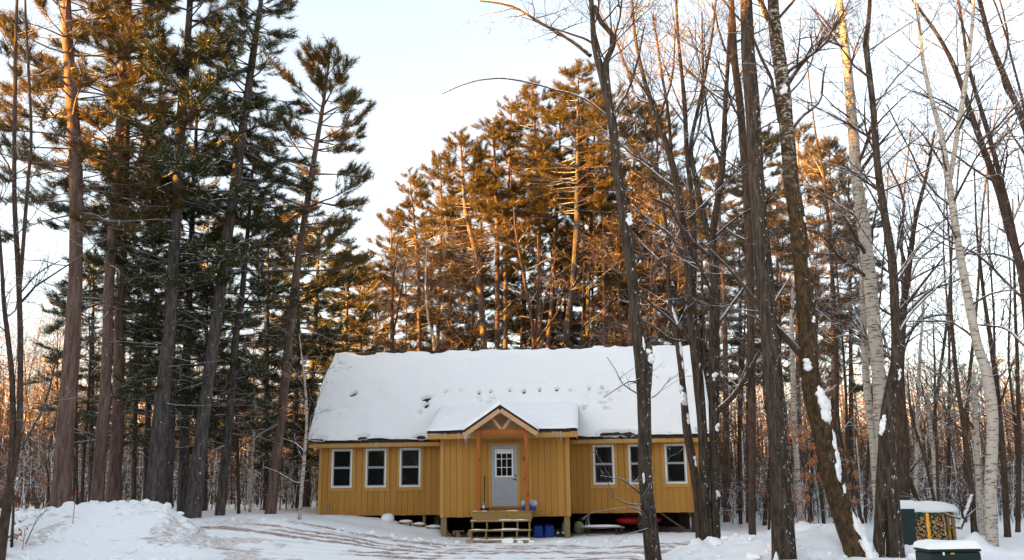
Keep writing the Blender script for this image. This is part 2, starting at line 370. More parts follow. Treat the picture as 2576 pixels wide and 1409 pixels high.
def build_ground():
    xs = np.concatenate([-np.geomspace(900, 17, 40), np.arange(-16.5, 16.51, 0.12), np.geomspace(17, 900, 40)])
    ys = np.concatenate([np.linspace(-400, 10, 24), np.arange(11, 18.5, 0.5), np.arange(18.6, 33, 0.105), np.arange(33, 45, 0.3), np.geomspace(45.5, 1500, 50)])
    X, Y = np.meshgrid(xs, ys); H, BK = ground_h(X, Y, True, True)
    H[np.hypot(X, Y) > 120] *= 0.3
    b = Buf(); nx, ny = len(xs), len(ys)
    i, j = np.meshgrid(np.arange(ny - 1), np.arange(nx - 1), indexing='ij')
    q = np.stack([i * nx + j, i * nx + j + 1, (i + 1) * nx + j + 1, (i + 1) * nx + j], -1).reshape(-1, 4)
    b.add(np.stack([X, Y, H], -1), q=q); me = b.mesh('ground', [M['ground']])
    r = np.hypot(X - 1, Y - 60); road = S((X + 10.2) / 1.6) * (1 - S((X - 7.5) / 3))
    D = np.zeros_like(X)
    for k, t in enumerate(TR):
        w = 0.12 + 0.16 * vnoise(X * 0.5 + k * 7, Y * 0.5)
        br = S((vnoise(X * 0.35 + 13 * k, Y * 0.2 + 5 * k) - 0.30) / 0.35)
        D = np.maximum(D, road * br * 1.15 * np.exp(-((r - t + 0.14 * (vnoise(X * 0.4, Y * 0.4 + t) - 0.5)) / w) ** 2))
    D = np.maximum(D, road * 0.50 * S((fbm(X * 0.5 + 3, Y * 0.9, 3) - 0.50) / 0.2) * (r > 32.5) * (r < 39.5))
    D = D * (1 - BK)
    hx = (X - HO[0]) * HE[0] + (Y - HO[1]) * HE[1]; hb = (X - HO[0]) * HD[0] + (Y - HO[1]) * HD[1]
    und = (np.abs(hx) < 6.45) & (hb < 7.7) & (hb > np.where(np.abs(hx) < 2.1, 0.45, 2.55)); D[und] = 1.3
    D = np.maximum(D, 0.55 * S((fbm(X * 1.1 + 40, Y * 1.1, 4) - 0.57) / 0.10) * (Y < 24.5) * (X < -4))
    a = me.attributes.new('dirt', 'FLOAT', 'POINT'); a.data.foreach_set('value', D.astype(np.float32).ravel())
    tag(link('ground', me), 'snow covered ground with dirty tyre tracks in the drive', kind='structure')
build_ground()

# ---------------------------------------------------------------- cabin
cabin = tag(empty('cabin', tuple(HO), -YAW), 'ochre wooden cabin on piers with a deep snow covered roof', 'cabin')
WB = 2.2                                     # wings stand this far behind the entry wall
X0, X1, EX0, EX1 = -6.74, 6.56, -2.09, 2.07
ZB, ZT = 0.72, 3.22
def wall(name, x0, x1, b, zb, zt, corner):
    w = bpart(name, cabin, M['groove'], (x0 + 0.02, x1 - 0.02, b + 0.022, b + 0.12, zb + 0.01, zt), bev=0)
    x = x0 + corner[0]; k = 0
    end = x1 - corner[1]
    me = None
    while x < end - 0.02:
        wd = min(0.203, end - x)
        bpart('siding_board', w, M['siding'], (x + 0.0035, x + wd - 0.0035, b, b + 0.02, zb - 0.004 * ((k * 7) % 3), zt), bev=0.004)
        x += wd; k += 1
    return w
wl = wall('wall', X0, EX0, WB, ZB, ZT, (0.12, 0.0)); wr = wall('wall', EX1, X1, WB, ZB, ZT, (0.0, 0.12)); we = wall('wall', EX0, EX1, 0.0, ZB - 0.01, ZT, (0.12, 0.12))
for w, a, b, bb in ((wl, X0, X0 + 0.118, WB), (wr, X1 - 0.118, X1, WB), (we, EX0 - 0.01, EX0 + 0.118, 0), (we, EX1 - 0.118, EX1 + 0.01, 0)):
    bpart('corner_board', w, M['trim'], (a, b, bb - 0.025, bb + 0.018, ZB - 0.02, ZT))
# side walls of the entry and the gable ends
for nm, a, b in (('side_wall', EX0 + 0.002, EX0 + 0.06), ('side_wall', EX1 - 0.06, EX1 - 0.002)):
    bpart(nm, cabin, M['siding'], (a, b, 0.12, WB + 0.02, ZB, ZT + 0.3), bev=0)
bpart('back_wall', cabin, M['siding'], (X0, X1, 7.75, 7.85, ZB, ZT), bev=0)
RP = [(1.80, 3.27), (3.26, 5.38), (5.00, 6.72)]          # roof profile: eave, knee, ridge (b, z)
RB = [(10.04 - b, z) for b, z in RP[::-1]]
for xa, xb in ((X0, X0 + 0.1), (X1 - 0.1, X1)):
    b = Buf(); pr = [(WB, ZB), (WB, 3.45)] + [(p, z - 0.12) for p, z in RP[1:]] + [(p, z - 0.12) for p, z in RB[1:2]] + [(7.85, 3.45), (7.85, ZB)]
    n = len(pr); v = [(x, p, z) for x in (xa, xb) for p, z in pr]
    me = bpy.data.meshes.new('gable_wall'); me.from_pydata(v, [], [list(range(n))[::-1], list(range(n, 2 * n))] + [[i, (i + 1) % n, n + (i + 1) % n, n + i] for i in range(n)])
    me.materials.append(M['siding']); link('gable_wall', me, cabin)
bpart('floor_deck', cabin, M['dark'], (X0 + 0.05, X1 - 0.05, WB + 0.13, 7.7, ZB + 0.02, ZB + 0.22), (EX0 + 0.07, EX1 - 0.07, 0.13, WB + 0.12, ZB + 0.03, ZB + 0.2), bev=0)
for x in (-6.4, -4.3, -2.6, 0, 2.6, 4.4, 6.2):
    for b in (2.55, 5.0, 7.4):
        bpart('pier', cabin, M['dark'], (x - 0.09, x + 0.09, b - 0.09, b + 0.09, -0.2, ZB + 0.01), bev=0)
for x in (EX0 + 0.10, EX1 - 0.12): bpart('entry_pier', cabin, M['pier'], (x - 0.09, x + 0.09, 0.05, 0.24, -0.15, ZB - 0.015))
bpart('entry_pier', cabin, M['pier'], (-3.06, -2.96, 2.25, 2.4, -0.1, ZB - 0.01))
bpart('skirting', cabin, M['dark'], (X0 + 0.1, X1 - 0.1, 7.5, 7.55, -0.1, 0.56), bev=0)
barpart('floor_brace', cabin, M['pier'], (5.1, 2.9, 0.68), (5.9, 3.1, 0.12), 0.14, 0.05)

# windows
def window(xa, xb, za, zb, b):
    w = empty('window', (0, 0, 0)); w.parent = cabin
    c = 0.10
    bpart('casing', w, M['trim'], (xa - c, xb + c, b - 0.032, b - 0.002, za - c - 0.02, za - 0.002), (xa - c, xb + c, b - 0.032, b - 0.002, zb + 0.002, zb + c),
          (xa - c, xa - 0.002, b - 0.030, b - 0.002, za - 0.001, zb + 0.001), (xb + 0.002, xb + c, b - 0.030, b - 0.002, za - 0.001, zb + 0.001), bev=0.004)
    f = 0.05
    bpart('frame', w, M['white'], (xa, xb, b - 0.05, b - 0.002, za, za + f), (xa, xb, b - 0.05, b - 0.002, zb - f, zb),
          (xa, xa + f, b - 0.048, b - 0.002, za + f, zb - f), (xb - f, xb, b - 0.048, b - 0.002, za + f, zb - f), bev=0.004)
    mid = (za + zb) / 2; s = 0.035
    for z0, z1, off in ((za + f, mid + 0.02, 0.0), (mid + 0.021, zb - f, 0.006)):
        x0, x1 = xa + f, xb - f
        bpart('sash', w, M['sash'], (x0, x1, b - 0.036 + off, b - 0.003, z0, z0 + s), (x0, x1, b - 0.036 + off, b - 0.003, z1 - s, z1),
              (x0, x0 + s, b - 0.034 + off, b - 0.003, z0 + s, z1 - s), (x1 - s, x1, b - 0.034 + off, b - 0.003, z0 + s, z1 - s), bev=0.003)
        bpart('pane', w, M['glass'], (x0 + s, x1 - s, b - 0.018, b - 0.004, z0 + s, z1 - s), bev=0)
    return w
for xa, xb in ((-6.28, -5.55), (-5.07, -4.34), (-3.87, -3.13), (2.84, 3.56), (4.05, 4.77), (5.28, 6.0)): window(xa, xb, 1.66, 2.99, WB)
# door
door = empty('door', (0, 0, 0)); door.parent = cabin
dx0, dx1, dz0, dz1 = -0.435, 0.405, 1.03, 2.95
bpart('casing', door, M['trim'], (dx0 - 0.09, dx0 - 0.002, -0.03, -0.002, dz0 - 0.03, dz1 + 0.002), (dx1 + 0.002, dx1 + 0.09, -0.03, -0.002, dz0 - 0.03, dz1 + 0.002), (dx0 - 0.09, dx1 + 0.09, -0.033, -0.002, dz1 + 0.003, dz1 + 0.09))
leaf = bpart('door_leaf', door, M['door'], (dx0, dx1, -0.018, -0.002, dz0, dz1))
for a, b in ((-0.31, -0.07), (0.04, 0.28)):
    bpart('panel', leaf, M['door'], (a, b, -0.028, -0.017, 1.27, 1.78), bev=0.009)
    bpart('panel_field', leaf, M['door'], (a + 0.045, b - 0.045, -0.036, -0.0275, 1.315, 1.735), bev=0.007)
gx0, gx1, gz0, gz1 = -0.31, 0.27, 1.94, 2.82
bpart('glazing_frame', leaf, M['white'], (gx0, gx1, -0.035, -0.017, gz0, gz0 + 0.04), (gx0, gx1, -0.035, -0.017, gz1 - 0.04, gz1), (gx0, gx0 + 0.04, -0.034, -0.017, gz0 + 0.04, gz1 - 0.04), (gx1 - 0.04, gx1, -0.034, -0.017, gz0 + 0.04, gz1 - 0.04), bev=0.003)
pw = (gx1 - gx0 - 0.08) / 3; ph = (gz1 - gz0 - 0.08) / 3
for i in range(3):
    for j in range(3):
        xa, za = gx0 + 0.04 + i * pw, gz0 + 0.04 + j * ph
        bpart('pane', leaf, M['glass'] , (xa + 0.01, xa + pw - 0.01, -0.023, -0.0165, za + 0.01, za + ph - 0.01), bev=0)
        if i < 2: bpart('glazing_bar', leaf, M['white'], (xa + pw - 0.010, xa + pw + 0.010, -0.031, -0.0168, za, za + ph), bev=0)
        if j < 2: bpart('glazing_bar', leaf, M['white'], (xa + 0.011, xa + pw - 0.011, -0.029, -0.0168, za + ph - 0.010, za + ph + 0.010), bev=0)
bpart('blind', leaf, M['white'], (gx0 + 0.055, gx1 - 0.055, -0.0245, -0.0235, gz1 - 0.14, gz1 - 0.05), bev=0)
def lathe(buf, c, prof, axis=(0, 0, 1), k=14, m=0):
    P = [np.asarray(c) + np.asarray(axis, float) * h for h, r in prof]; tube(buf, P, [max(r, 1e-4) for h, r in prof], k, m)
for z, r in ((1.86, 0.03), (1.99, 0.028)):
    b = Buf(); lathe(b, (0.335, -0.018, z), [(0, 0.0), (0, r), (0.02, r), (0.03, r * 0.6), (0.055, r * 0.7), (0.06, 0)], (0, -1, 0)); link('knob', b.mesh('knob', [M['black']]), leaf)
bpart('lever', leaf, M['black'], (0.24, 0.335, -0.075, -0.06, 1.852, 1.868), bev=0.004)
bpart('threshold', door, M['cedar'], (dx0 - 0.11, dx1 + 0.11, -0.10, -0.004, dz0 - 0.10, dz0 - 0.034))
bpart('sill_board', door, M['cedar'], (dx0 - 0.30, dx1 + 0.16, -0.05, -0.004, 0.95, dz0 - 0.104))
# small fittings beside the door
b = Buf(); lathe(b, (0.655, -0.06, 2.44), [(0, 0), (0, 0.035), (0.03, 0.05), (0.12, 0.045), (0.14, 0.01)]); box(b, 0.64, 0.67, -0.06, -0.002, 2.53, 2.56); link('wall_lantern', b.mesh('wall_lantern', [M['black']]), cabin)
b = Buf(); a = np.linspace(0, 2 * math.pi, 17); tube(b, np.stack([0.66 + 0.05 * np.cos(a), np.full(17, -0.02), 1.87 + 0.05 * np.sin(a)], -1), np.full(17, 0.011), 6, ref=np.array([0, 1., 0])); link('door_bell_ring', b.mesh('door_bell_ring', [M['black']]), cabin)
b = Buf(); tube(b, [(-6.33, WB - 0.05, 0.55), (-6.33, WB - 0.05, 1.02), (-6.33, WB - 0.05, 1.15)], [0.022, 0.022, 0.026], 10); link('conduit', b.mesh('conduit', [M['grey']]), cabin)

# roof
roof = empty('roof', (0, 0, 0)); roof.parent = cabin
RX0, RX1 = -7.03, 6.88
def slab(name, x0, x1, prof, th, mat, parent):
    n = len(prof); v = []
    for x in (x0, x1):
        v += [(x, p, z) for p, z in prof] + [(x, p, z - th) for p, z in prof[::-1]]
    N = 2 * n
    me = bpy.data.meshes.new(name)
    me.from_pydata(v, [], [list(range(N))[::-1], list(range(N, 2 * N))] + [[i, (i + 1) % N, N + (i + 1) % N, N + i] for i in range(N)])
    me.materials.append(mat); bm = bmesh.new(); bm.from_mesh(me); bmesh.ops.recalc_face_normals(bm, faces=bm.faces); bm.to_mesh(me); bm.free()
    return link(name, me, parent)
slab('roof_deck', RX0, RX1, RP + RB[1:], 0.09, M['shingle'], roof)
bpart('fascia', roof, M['trim'], (RX0 + 0.01, EX0 - 0.005, 1.80, 1.83, 3.03, 3.165), (EX1 + 0.005, RX1 - 0.01, 1.80, 1.83, 3.03, 3.165))
bpart('soffit', roof, M['trim'], (RX0 + 0.02, EX0 - 0.012, 1.832, WB - 0.03, 3.10, 3.13), (EX1 + 0.012, RX1 - 0.02, 1.832, WB - 0.03, 3.10, 3.13), bev=0)
bpart('ridge_cap', roof, M['shingle'], (RX0 + 0.5, RX1 - 0.3, 4.90, 5.14, 6.70, 6.79))
rng = np.random.default_rng(11)
def snow_sheet(name, parent, x0, x1, prof, thick, step=0.06, holes=(), edge=0.16, seed=0, ends=(1, 1), top=True, wavy=0.09):
    """snow lying on a bent roof plane; thickness falls to nothing at the edges and in the holes"""
    prof = np.array(prof, float); seg = np.hypot(*np.diff(prof, axis=0).T); L = np.concatenate([[0], np.cumsum(seg)])
    ns = int(L[-1] / step) + 1; nx = int((x1 - x0) / step) + 1
    s = np.linspace(0, L[-1], ns); ss = np.linspace(0, L[-1], 60)
    P = np.stack([np.interp(s, L, prof[:, 0]), np.interp(s, L, prof[:, 1])], -1)
    Sx, Xx = np.meshgrid(s, np.linspace(x0, x1, nx), indexing='ij')
    tdir = np.stack([np.interp(s + 0.2, L, prof[:, 0]) - np.interp(s - 0.2, L, prof[:, 0]), np.interp(s + 0.2, L, prof[:, 1]) - np.interp(s - 0.2, L, prof[:, 1])], -1); tdir = norm(tdir)
    nb, nz = -tdir[:, 1], tdir[:, 0]
    t = thick * (0.85 + 1.0 * (fbm(Xx * 0.45 + seed, Sx * 0.6, 3) - 0.5)) + wavy * (fbm(Xx * 1.8 + seed, Sx * 1.8 + 9, 3) - 0.5)
    e = np.ones_like(t)
    if ends[0]: e = np.minimum(e, np.clip((Xx - x0) / edge, 0, 1))
    if ends[1]: e = np.minimum(e, np.clip((x1 - Xx) / edge, 0, 1))
    e = np.minimum(e, np.clip((Sx + 0.02) / edge, 0, 1))
    if top: e = np.minimum(e, np.clip((L[-1] - Sx) / edge + 0.05 * vnoise(Xx * 2, Sx), 0, 1))
    t = t * np.sqrt(np.clip(1 - (1 - e) ** 2, 0, 1)) + 0.006
    for hx, hs, rx, rs, dep in holes:
        d = np.hypot((Xx - hx) / rx, (Sx - hs) / rs) + 0.9 * (vnoise(Xx * 9 + hx, Sx * 9) - 0.5)
        t = t - dep * np.exp(-np.clip(d, 0, 9) ** 4)
    V = np.stack([Xx, P[:, 0][:, None] + nb[:, None] * t, P[:, 1][:, None] + nz[:, None] * t], -1)
    sh = (0.16 * (fbm(Xx * 1.1 + seed, Xx * 0 + 3, 4) - 0.56)) * np.exp(-Sx / 0.25)
    V[..., 1] += sh * tdir[0, 0]; V[..., 2] += sh * tdir[0, 1]
    if top:
        sh = 0.22 * (fbm(Xx * 1.6 + seed, Xx * 0 + 8, 3) - 0.5) * np.exp(-(L[-1] - Sx) / 0.2); V[..., 2] += sh
    b = Buf(); i, j = np.meshgrid(np.arange(ns - 1), np.arange(nx - 1), indexing='ij')
    q = np.stack([i * nx + j, i * nx + j + 1, (i + 1) * nx + j + 1, (i + 1) * nx + j], -1).reshape(-1, 4)
    b.add(V, q=q); return link(name, b.mesh(name, [M['snow']]), parent)
H = [(-5.75, 2.02, 0.10, 0.10, 0.8), (-3.05, 1.75, 0.17, 0.10, 0.5), (-3.0, 1.42, 0.08, 0.09, 0.5), (-3.2, 1.15, 0.05, 0.09, 0.3)]
for k, x in enumerate(np.arange(-2.35, 4.3, 0.565)): H.append((x + 0.06 * math.sin(k * 3.7), 2.02 + 0.05 * math.sin(k * 2.1), 0.036 + 0.014 * ((k * 5) % 3) / 2, 0.045 + 0.02 * ((k * 7) % 4) / 3, (0.9, 0.22, 0.8, 0.9, 0.25, 0.9, 0.7)[k % 7]))
for k in range(26): H.append((rng.choice([-1.2, -0.6, 0.0, 2.75, 3.3, 3.4]) + rng.normal(0, 0.10), rng.uniform(1.1, 1.9), rng.uniform(0.04, 0.14), rng.uniform(0.03, 0.04), 0.24))
for k in range(20): H.append((rng.uniform(RX0, RX1), rng.choice([0.10, 4.72, 4.72]) + rng.normal(0, 0.03), rng.uniform(0.12, 0.4), 0.07, 0.3))
eav = (RP[0][0] - 0.03, RP[0][1] - 0.02)
snow_sheet('snow_cover', roof, RX0 - 0.03, RX1 + 0.03, [eav, RP[1], RP[2]], 0.16, 0.055, H, seed=3, edge=0.09)
snow_sheet('snow_cover', roof, RX0, RX1, [RB[0], RB[1], RB[2]], 0.2, 0.25, seed=7)
# entry roof: a low slope that runs up into the main roof
EB = [(-0.40, 3.40), (2.75, 4.50)]
entry = empty('entry_roof', (0, 0, 0)); entry.parent = cabin
EL, ER = -2.47, 2.36
slab('roof_deck', EL, ER, EB, 0.07, M['shingle'], entry)
bpart('fascia', entry, M['trim'], (EL + 0.01, ER - 0.01, -0.40, -0.37, 3.155, 3.315))
bpart('soffit', entry, M['trim'], (EL + 0.02, ER - 0.02, -0.368, -0.03, 3.225, 3.25), bev=0)
for x in (EL + 0.01, ER - 0.04): bpart('rake_board', entry, M['trim'], (x, x + 0.03, -0.366, 1.85, 3.16, 3.30), bev=0)
snow_sheet('snow_cover', entry, EL - 0.02, ER + 0.02, [(-0.43, 3.40), (2.9, 4.57)], 0.10, 0.06, seed=21, edge=0.30, top=False)
# gabled porch
porch = empty('porch', (0, 0, 0)); porch.parent = cabin
PF, PX, PZ = -1.48, 1.12, 4.05
def gable_plane(sgn):
    a = np.array([0, 0, PZ]); c = np.array([sgn * PX, 0, 3.30]); d = norm(c - a)
    b = Buf(); nrm = np.array([-d[2], 0, d[0]]) * sgn
    pts = []
    for y in (PF, 1.45):
        for p in (a, c): pts += [p + np.array([0, y, 0]), p + np.array([0, y, 0]) + nrm * 0.07]
    v = np.array(pts); b.add(v, q=[[0, 2, 3, 1], [4, 5, 7, 6], [0, 1, 5, 4], [2, 6, 7, 3], [1, 3, 7, 5], [0, 4, 6, 2]])
    me = b.mesh('roof_deck', [M['shingle']], smooth=False); bm = bmesh.new(); bm.from_mesh(me); bmesh.ops.recalc_face_normals(bm, faces=bm.faces); bm.to_mesh(me); bm.free()
    link('roof_deck', me, porch)
    # its snow
    ns, ny = 20, 50; b = Buf(); V = np.zeros((ns, ny, 3))
    for i, s in enumerate(np.linspace(-0.0, 1.03, ns)):
        for j, y in enumerate(np.linspace(PF - 0.02, 1.5, ny)):
            e = min(1, (1.03 - s) / 0.12, (y - PF + 0.02) / 0.12); e = max(0, e)
            t = 0.075 + (0.13 + 0.04 * float(fbm(s * 3 + sgn * 5, y * 1.5, 2) - 0.5)) * math.sqrt(1 - (1 - e) ** 2)
            V[i, j] = a + (c - a) * s + np.array([0, y, 0]) + np.array([sgn * 0.0, 0, 1]) * t * 1.1
    ii, jj = np.meshgrid(np.arange(ns - 1), np.arange(ny - 1), indexing='ij')
    q = np.stack([ii * ny + jj, ii * ny + jj + 1, (ii + 1) * ny + jj + 1, (ii + 1) * ny + jj], -1).reshape(-1, 4)
    if sgn > 0: q = q[:, ::-1]
    b.add(V, q=q); link('snow_cover', b.mesh('snow_cover', [M['snow']]), porch)
    # barge rafter in front and one behind
    for y, mm in ((PF + 0.03, 'pine_x'), (-0.42, 'pine_x')):
        barpart('rafter', porch, M[mm], a + np.array([sgn * 0.012, y, -0.085]), c + np.array([sgn * 0.02, y, -0.085]), 0.045, 0.15, up=(0, 1, 0) if False else (0, 0, 1))
for s_ in (-1, 1): gable_plane(s_)
PXL, PXR, PB = -0.71, 0.78, -1.22
for x, zz in ((PXL, 0.9), (PXR, 0.9)):
    bpart('post', porch, M['cedar'], (x - 0.058, x + 0.058, PB - 0.058, PB + 0.058, zz, 3.40), bev=0.01)
bpart('tie_beam', porch, M['cedar'], (PXL + 0.06, PXR - 0.06, PB - 0.03, PB + 0.03, 3.22, 3.38))
bpart('top_plate', porch, M['pine_x'], (PXL - 0.05, PXL + 0.05, PB + 0.06, -0.04, 3.28, 3.40), (PXR - 0.05, PXR + 0.05, PB + 0.06, -0.04, 3.28, 3.40))
for s_ in (-1, 1): barpart('brace', porch, M['pine_z'], (0.03 + s_ * 0.03, PB, 3.39), (0.03 + s_ * 0.32, PB, 3.76), 0.06, 0.09)
bpart('gable_panel', porch, M['siding'], (-0.8, 0.85, -0.36, -0.34, 3.20, 3.42), bev=0)
me = bpy.data.meshes.new('gable_infill'); me.from_pydata([(x, y, z) for y in (-0.48, -0.46) for x, z in ((-0.98, 3.34), (0.98, 3.34), (0, 3.99))], [], [[0, 1, 2], [5, 4, 3], [0, 3, 4, 1], [1, 4, 5, 2], [2, 5, 3, 0]])
me.materials.append(M['pine_x']); link('gable_infill', me, porch)
# deck and steps
bpart('deck_board', porch, M['treated'], *[(-0.90, 0.92, -1.40 + k * 0.14, -1.40 + k * 0.14 + 0.132, 0.885, 0.925) for k in range(10)])
bpart('deck_rim', porch, M['treated'], (-0.88, 0.90, -1.39, -1.35, 0.66, 0.883))
for x in (-0.86, 0.84): bpart('deck_side', porch, M['treated'], (x, x + 0.04, -1.348, -0.02, 0.66, 0.883))
for k, (z, b0, ex) in enumerate(((0.62, -1.66, 0.05), (0.36, -1.92, 0.07), (0.08, -2.18, 0.11))):
    bpart('step_tread', porch, M['treated'], (-0.88 - ex, 0.90 + ex * 0.4, b0, b0 + 0.14, z, z + 0.04), (-0.88 - ex, 0.90 + ex * 0.4, b0 + 0.15, b0 + 0.28, z, z + 0.04))
    if k < 2:
        for x in (-0.86, -0.42, 0.06, 0.50, 0.86): bpart('step_support', porch, M['treated'], (x - 0.02, x + 0.02, b0 + 0.02, b0 + 0.25, z - 0.24, z - 0.003))
    b = Buf(); xs = np.linspace(-0.9, 0.9, 60)
    for y0 in (b0 + 0.11, b0 + 0.24):
        r = 0.03 * np.clip(fbm(xs * 2.5 + k * 9 + y0, xs * 0 + k, 3) * 3 - 1.1, 0.05, 1.4); tube(b, np.stack([xs, xs * 0 + y0, xs * 0 + z + 0.04], -1), r, 7)
    link('step_snow', b.mesh('step_snow', [M['snow']]), porch)
b = Buf(); xs = np.linspace(-0.88, 0.9, 70); r = 0.028 * np.clip(fbm(xs * 3 + 77, xs * 0 + 4, 3) * 3 - 1.0, 0.05, 1.6); tube(b, np.stack([xs, xs * 0 - 1.33, xs * 0 + 0.92], -1), r, 7); link('deck_snow', b.mesh('deck_snow', [M['snow']]), porch)
# icicles
def icicle(parent, x, y, z, L):
    b = Buf(); tube(b, [(x, y, z + 0.02), (x + 0.003, y, z - L * 0.5), (x, y, z - L)], [0.010 + 0.010 * L, 0.006, 0.0015], 6); link('icicle', b.mesh('icicle', [M['ice']]), parent)
for k in range(26):
    x = rng.uniform(-6.2, -2.5); icicle(roof, x, 1.785, 3.16, abs(rng.normal(0.0, 0.13)) + 0.07)
for k in range(18):
    x = rng.uniform(2.5, 5.0); icicle(roof, x, 1.785, 3.16, abs(rng.normal(0.0, 0.12)) + 0.06)
for k in range(22):
    x = rng.choice([rng.uniform(1.15, 2.3), rng.uniform(-2.4, -1.15)]); icicle(entry, x, -0.415, 3.32, abs(rng.normal(0, 0.09)) + 0.10)
icicle(porch, -1.06, PF, 3.22, 0.42); icicle(porch, -1.10, PF, 3.22, 0.25)
# stove pipe
b = Buf(); lathe(b, (5.35, 5.9, 5.6), [(0, 0.11), (1.45, 0.11), (1.45, 0.13), (1.52, 0.13), (1.52, 0.10), (1.62, 0.10), (1.62, 0.17), (1.66, 0.17), (1.74, 0.02)]); link('stove_pipe', b.mesh('stove_pipe', [M['steel']]), cabin)

def HW(x, b, z): return HO + HE * x + HD * b + np.array([0, 0, z])
def hthing(name, x, b, z, label, cat, group=None):
    return tag(empty(name, tuple(HW(x, b, z)), -YAW), label, cat, group)
def pmesh(name, parent, mat, fn, smooth=True):
    b = Buf(); fn(b); return link(name, b.mesh(name, [mat] if not isinstance(mat, list) else mat, smooth=smooth), parent)
def blobv(c, ax, seed, amp=0.25, nu=22, nv=14, f=2.0):
    """a lumpy closed blob; ax = three half-axis vectors"""
    th = np.linspace(0, math.pi, nv); ph = np.arange(nu) * 2 * math.pi / nu
    T, Pp = np.meshgrid(th, ph, indexing='ij'); x, y, z = np.sin(T) * np.cos(Pp), np.sin(T) * np.sin(Pp), np.cos(T)
    r = 1 + amp * 2 * (0.5 * vnoise(x * f + seed, y * f + seed * 1.7 + z * f) + 0.5 * vnoise(y * f * 2 + seed, z * f * 2 - x * f + seed) - 0.5)
    ax = np.asarray(ax, float)
    V = np.asarray(c) + (x * r)[..., None] * ax[0] + (y * r)[..., None] * ax[1] + (z * r)[..., None] * ax[2]
    i, j = np.meshgrid(np.arange(nv - 1), np.arange(nu), indexing='ij'); j2 = (j + 1) % nu
    return V, np.stack([i * nu + j, (i + 1) * nu + j, (i + 1) * nu + j2, i * nu + j2], -1).reshape(-1, 4)
def blob(buf, c, ax, seed, m=0, **k):
    V, q = blobv(c, ax, seed, **k); buf.add(V, q=q, m=m)

# ---------------------------------------------------------------- trees: growth
def spline(P, R, step=0.35):
    P = np.asarray(P, float); R = np.asarray(R, float)
    Q = np.concatenate([[2 * P[0] - P[1]], P, [2 * P[-1] - P[-2]]]); oP, oR = [], []
    for i in range(len(P) - 1):
        n = max(2, int(np.linalg.norm(P[i + 1] - P[i]) / step)); t = np.linspace(0, 1, n, endpoint=False)[:, None]
        a, b, c, d = Q[i], Q[i + 1], Q[i + 2], Q[i + 3]
        oP.append(0.5 * ((2 * b) + (-a + c) * t + (2 * a - 5 * b + 4 * c - d) * t ** 2 + (-a + 3 * b - 3 * c + d) * t ** 3))
        oR.append(R[i] + (R[i + 1] - R[i]) * t[:, 0])
    oP.append(P[-1:]); oR.append(R[-1:]); return np.concatenate(oP), np.concatenate(oR)
def px_path(pts, Y, ext=0.0, tip=0.35, sink=True, dY=0.0):
    """picture path (x, y, width) -> 3-D centre line and radii; dY lets the stem lean in depth"""
    P, R = [], []
    n = len(pts)
    for i, (x, y, w) in enumerate(pts):
        p = at(x, y, Y + dY * i / max(1, n - 1)); P.append(p); R.append(w / 2 / F * axial(p))
    if sink:
        g = gz(P[0][0], P[0][1])
        if P[0][2] > g - 0.2:
            d = P[1] - P[0]; k = (P[0][2] - g + 0.25) / max(d[2], 0.3)
            P.insert(0, P[0] - np.array([d[0] * min(k, 0.6), 0, P[0][2] - g + 0.25])); R.insert(0, R[0] * 1.12)
    if ext:
        d = norm(P[-1] - P[-2]); P.append(P[-1] + d * ext); R.append(R[-1] * tip)
    return np.array(P), np.array(R)
def stem(buf, P, R, rng, k=10, wob=0.02, flare=True):
    P, R = spline(P, R, 0.3); n = len(P)
    P = P + np.stack([fbm(np.arange(n) * 0.22 + rng.random() * 50, np.zeros(n), 2) - 0.5 for _ in range(3)], -1) * wob * 2 * np.array([1, 1, 0])
    RR = R[:, None] * (1 + 0.14 * (np.array([vnoise(np.arange(n) * 0.5 + a * 3.1, np.full(n, a * 1.7 + 5 * rng.random())) for a in range(k)]).T - 0.5))
    if flare:
        s = np.arange(n) * 0.3; RR = RR * (1 + 0.30 * np.exp(-s / 0.35))[:, None]
    tube(buf, P, RR, k); return P, R
def perp(rng, T):
    v = rng.normal(size=3); v -= T * np.dot(v, T); return norm(v)
def grow(rng, buf, p, d, L, r, lvl, cfg):
    if lvl <= 0:
        buf.tw.append((p, d, L, min(r, 0.006))); return
    n = max(3, int(L / cfg['seg']) + 1); st = L / n
    D = norm(d[None] + np.cumsum(rng.normal(0, cfg['wob'], (n, 3)), 0) + np.array([0, 0, cfg['trop']]) * np.arange(1, n + 1)[:, None] * st)
    P = np.concatenate([p[None], p + np.cumsum(D * st, 0)]); R = np.linspace(r, max(0.0035, r * 0.25), n + 1)
    k = 5 if r > 0.03 else (4 if r > 0.012 else 3)
    tube(buf, P, R, k)
    nc = int(L * cfg['dens'] * (1.0 if lvl > 1 else 1.3) + rng.random())
    for c in range(nc):
        t = rng.uniform(0.22, 1.0) if c else 0.98
        i = min(n - 1, int(t * n)); q = P[i] + (P[i + 1] - P[i]) * (t * n - i if i < n - 1 else 0.9)
        A = math.radians(rng.uniform(*cfg['ang'])); T = D[i]
        cd = T * math.cos(A) + perp(rng, T) * math.sin(A)
        grow(rng, buf, q, cd, L * rng.uniform(0.32, 0.6) * (1.1 - 0.5 * t), max(0.004, R[i] * rng.uniform(0.45, 0.7)), lvl - 1, cfg)
CFG = dict(seg=0.32, wob=0.10, trop=0.05, dens=4.1, ang=(25, 55))
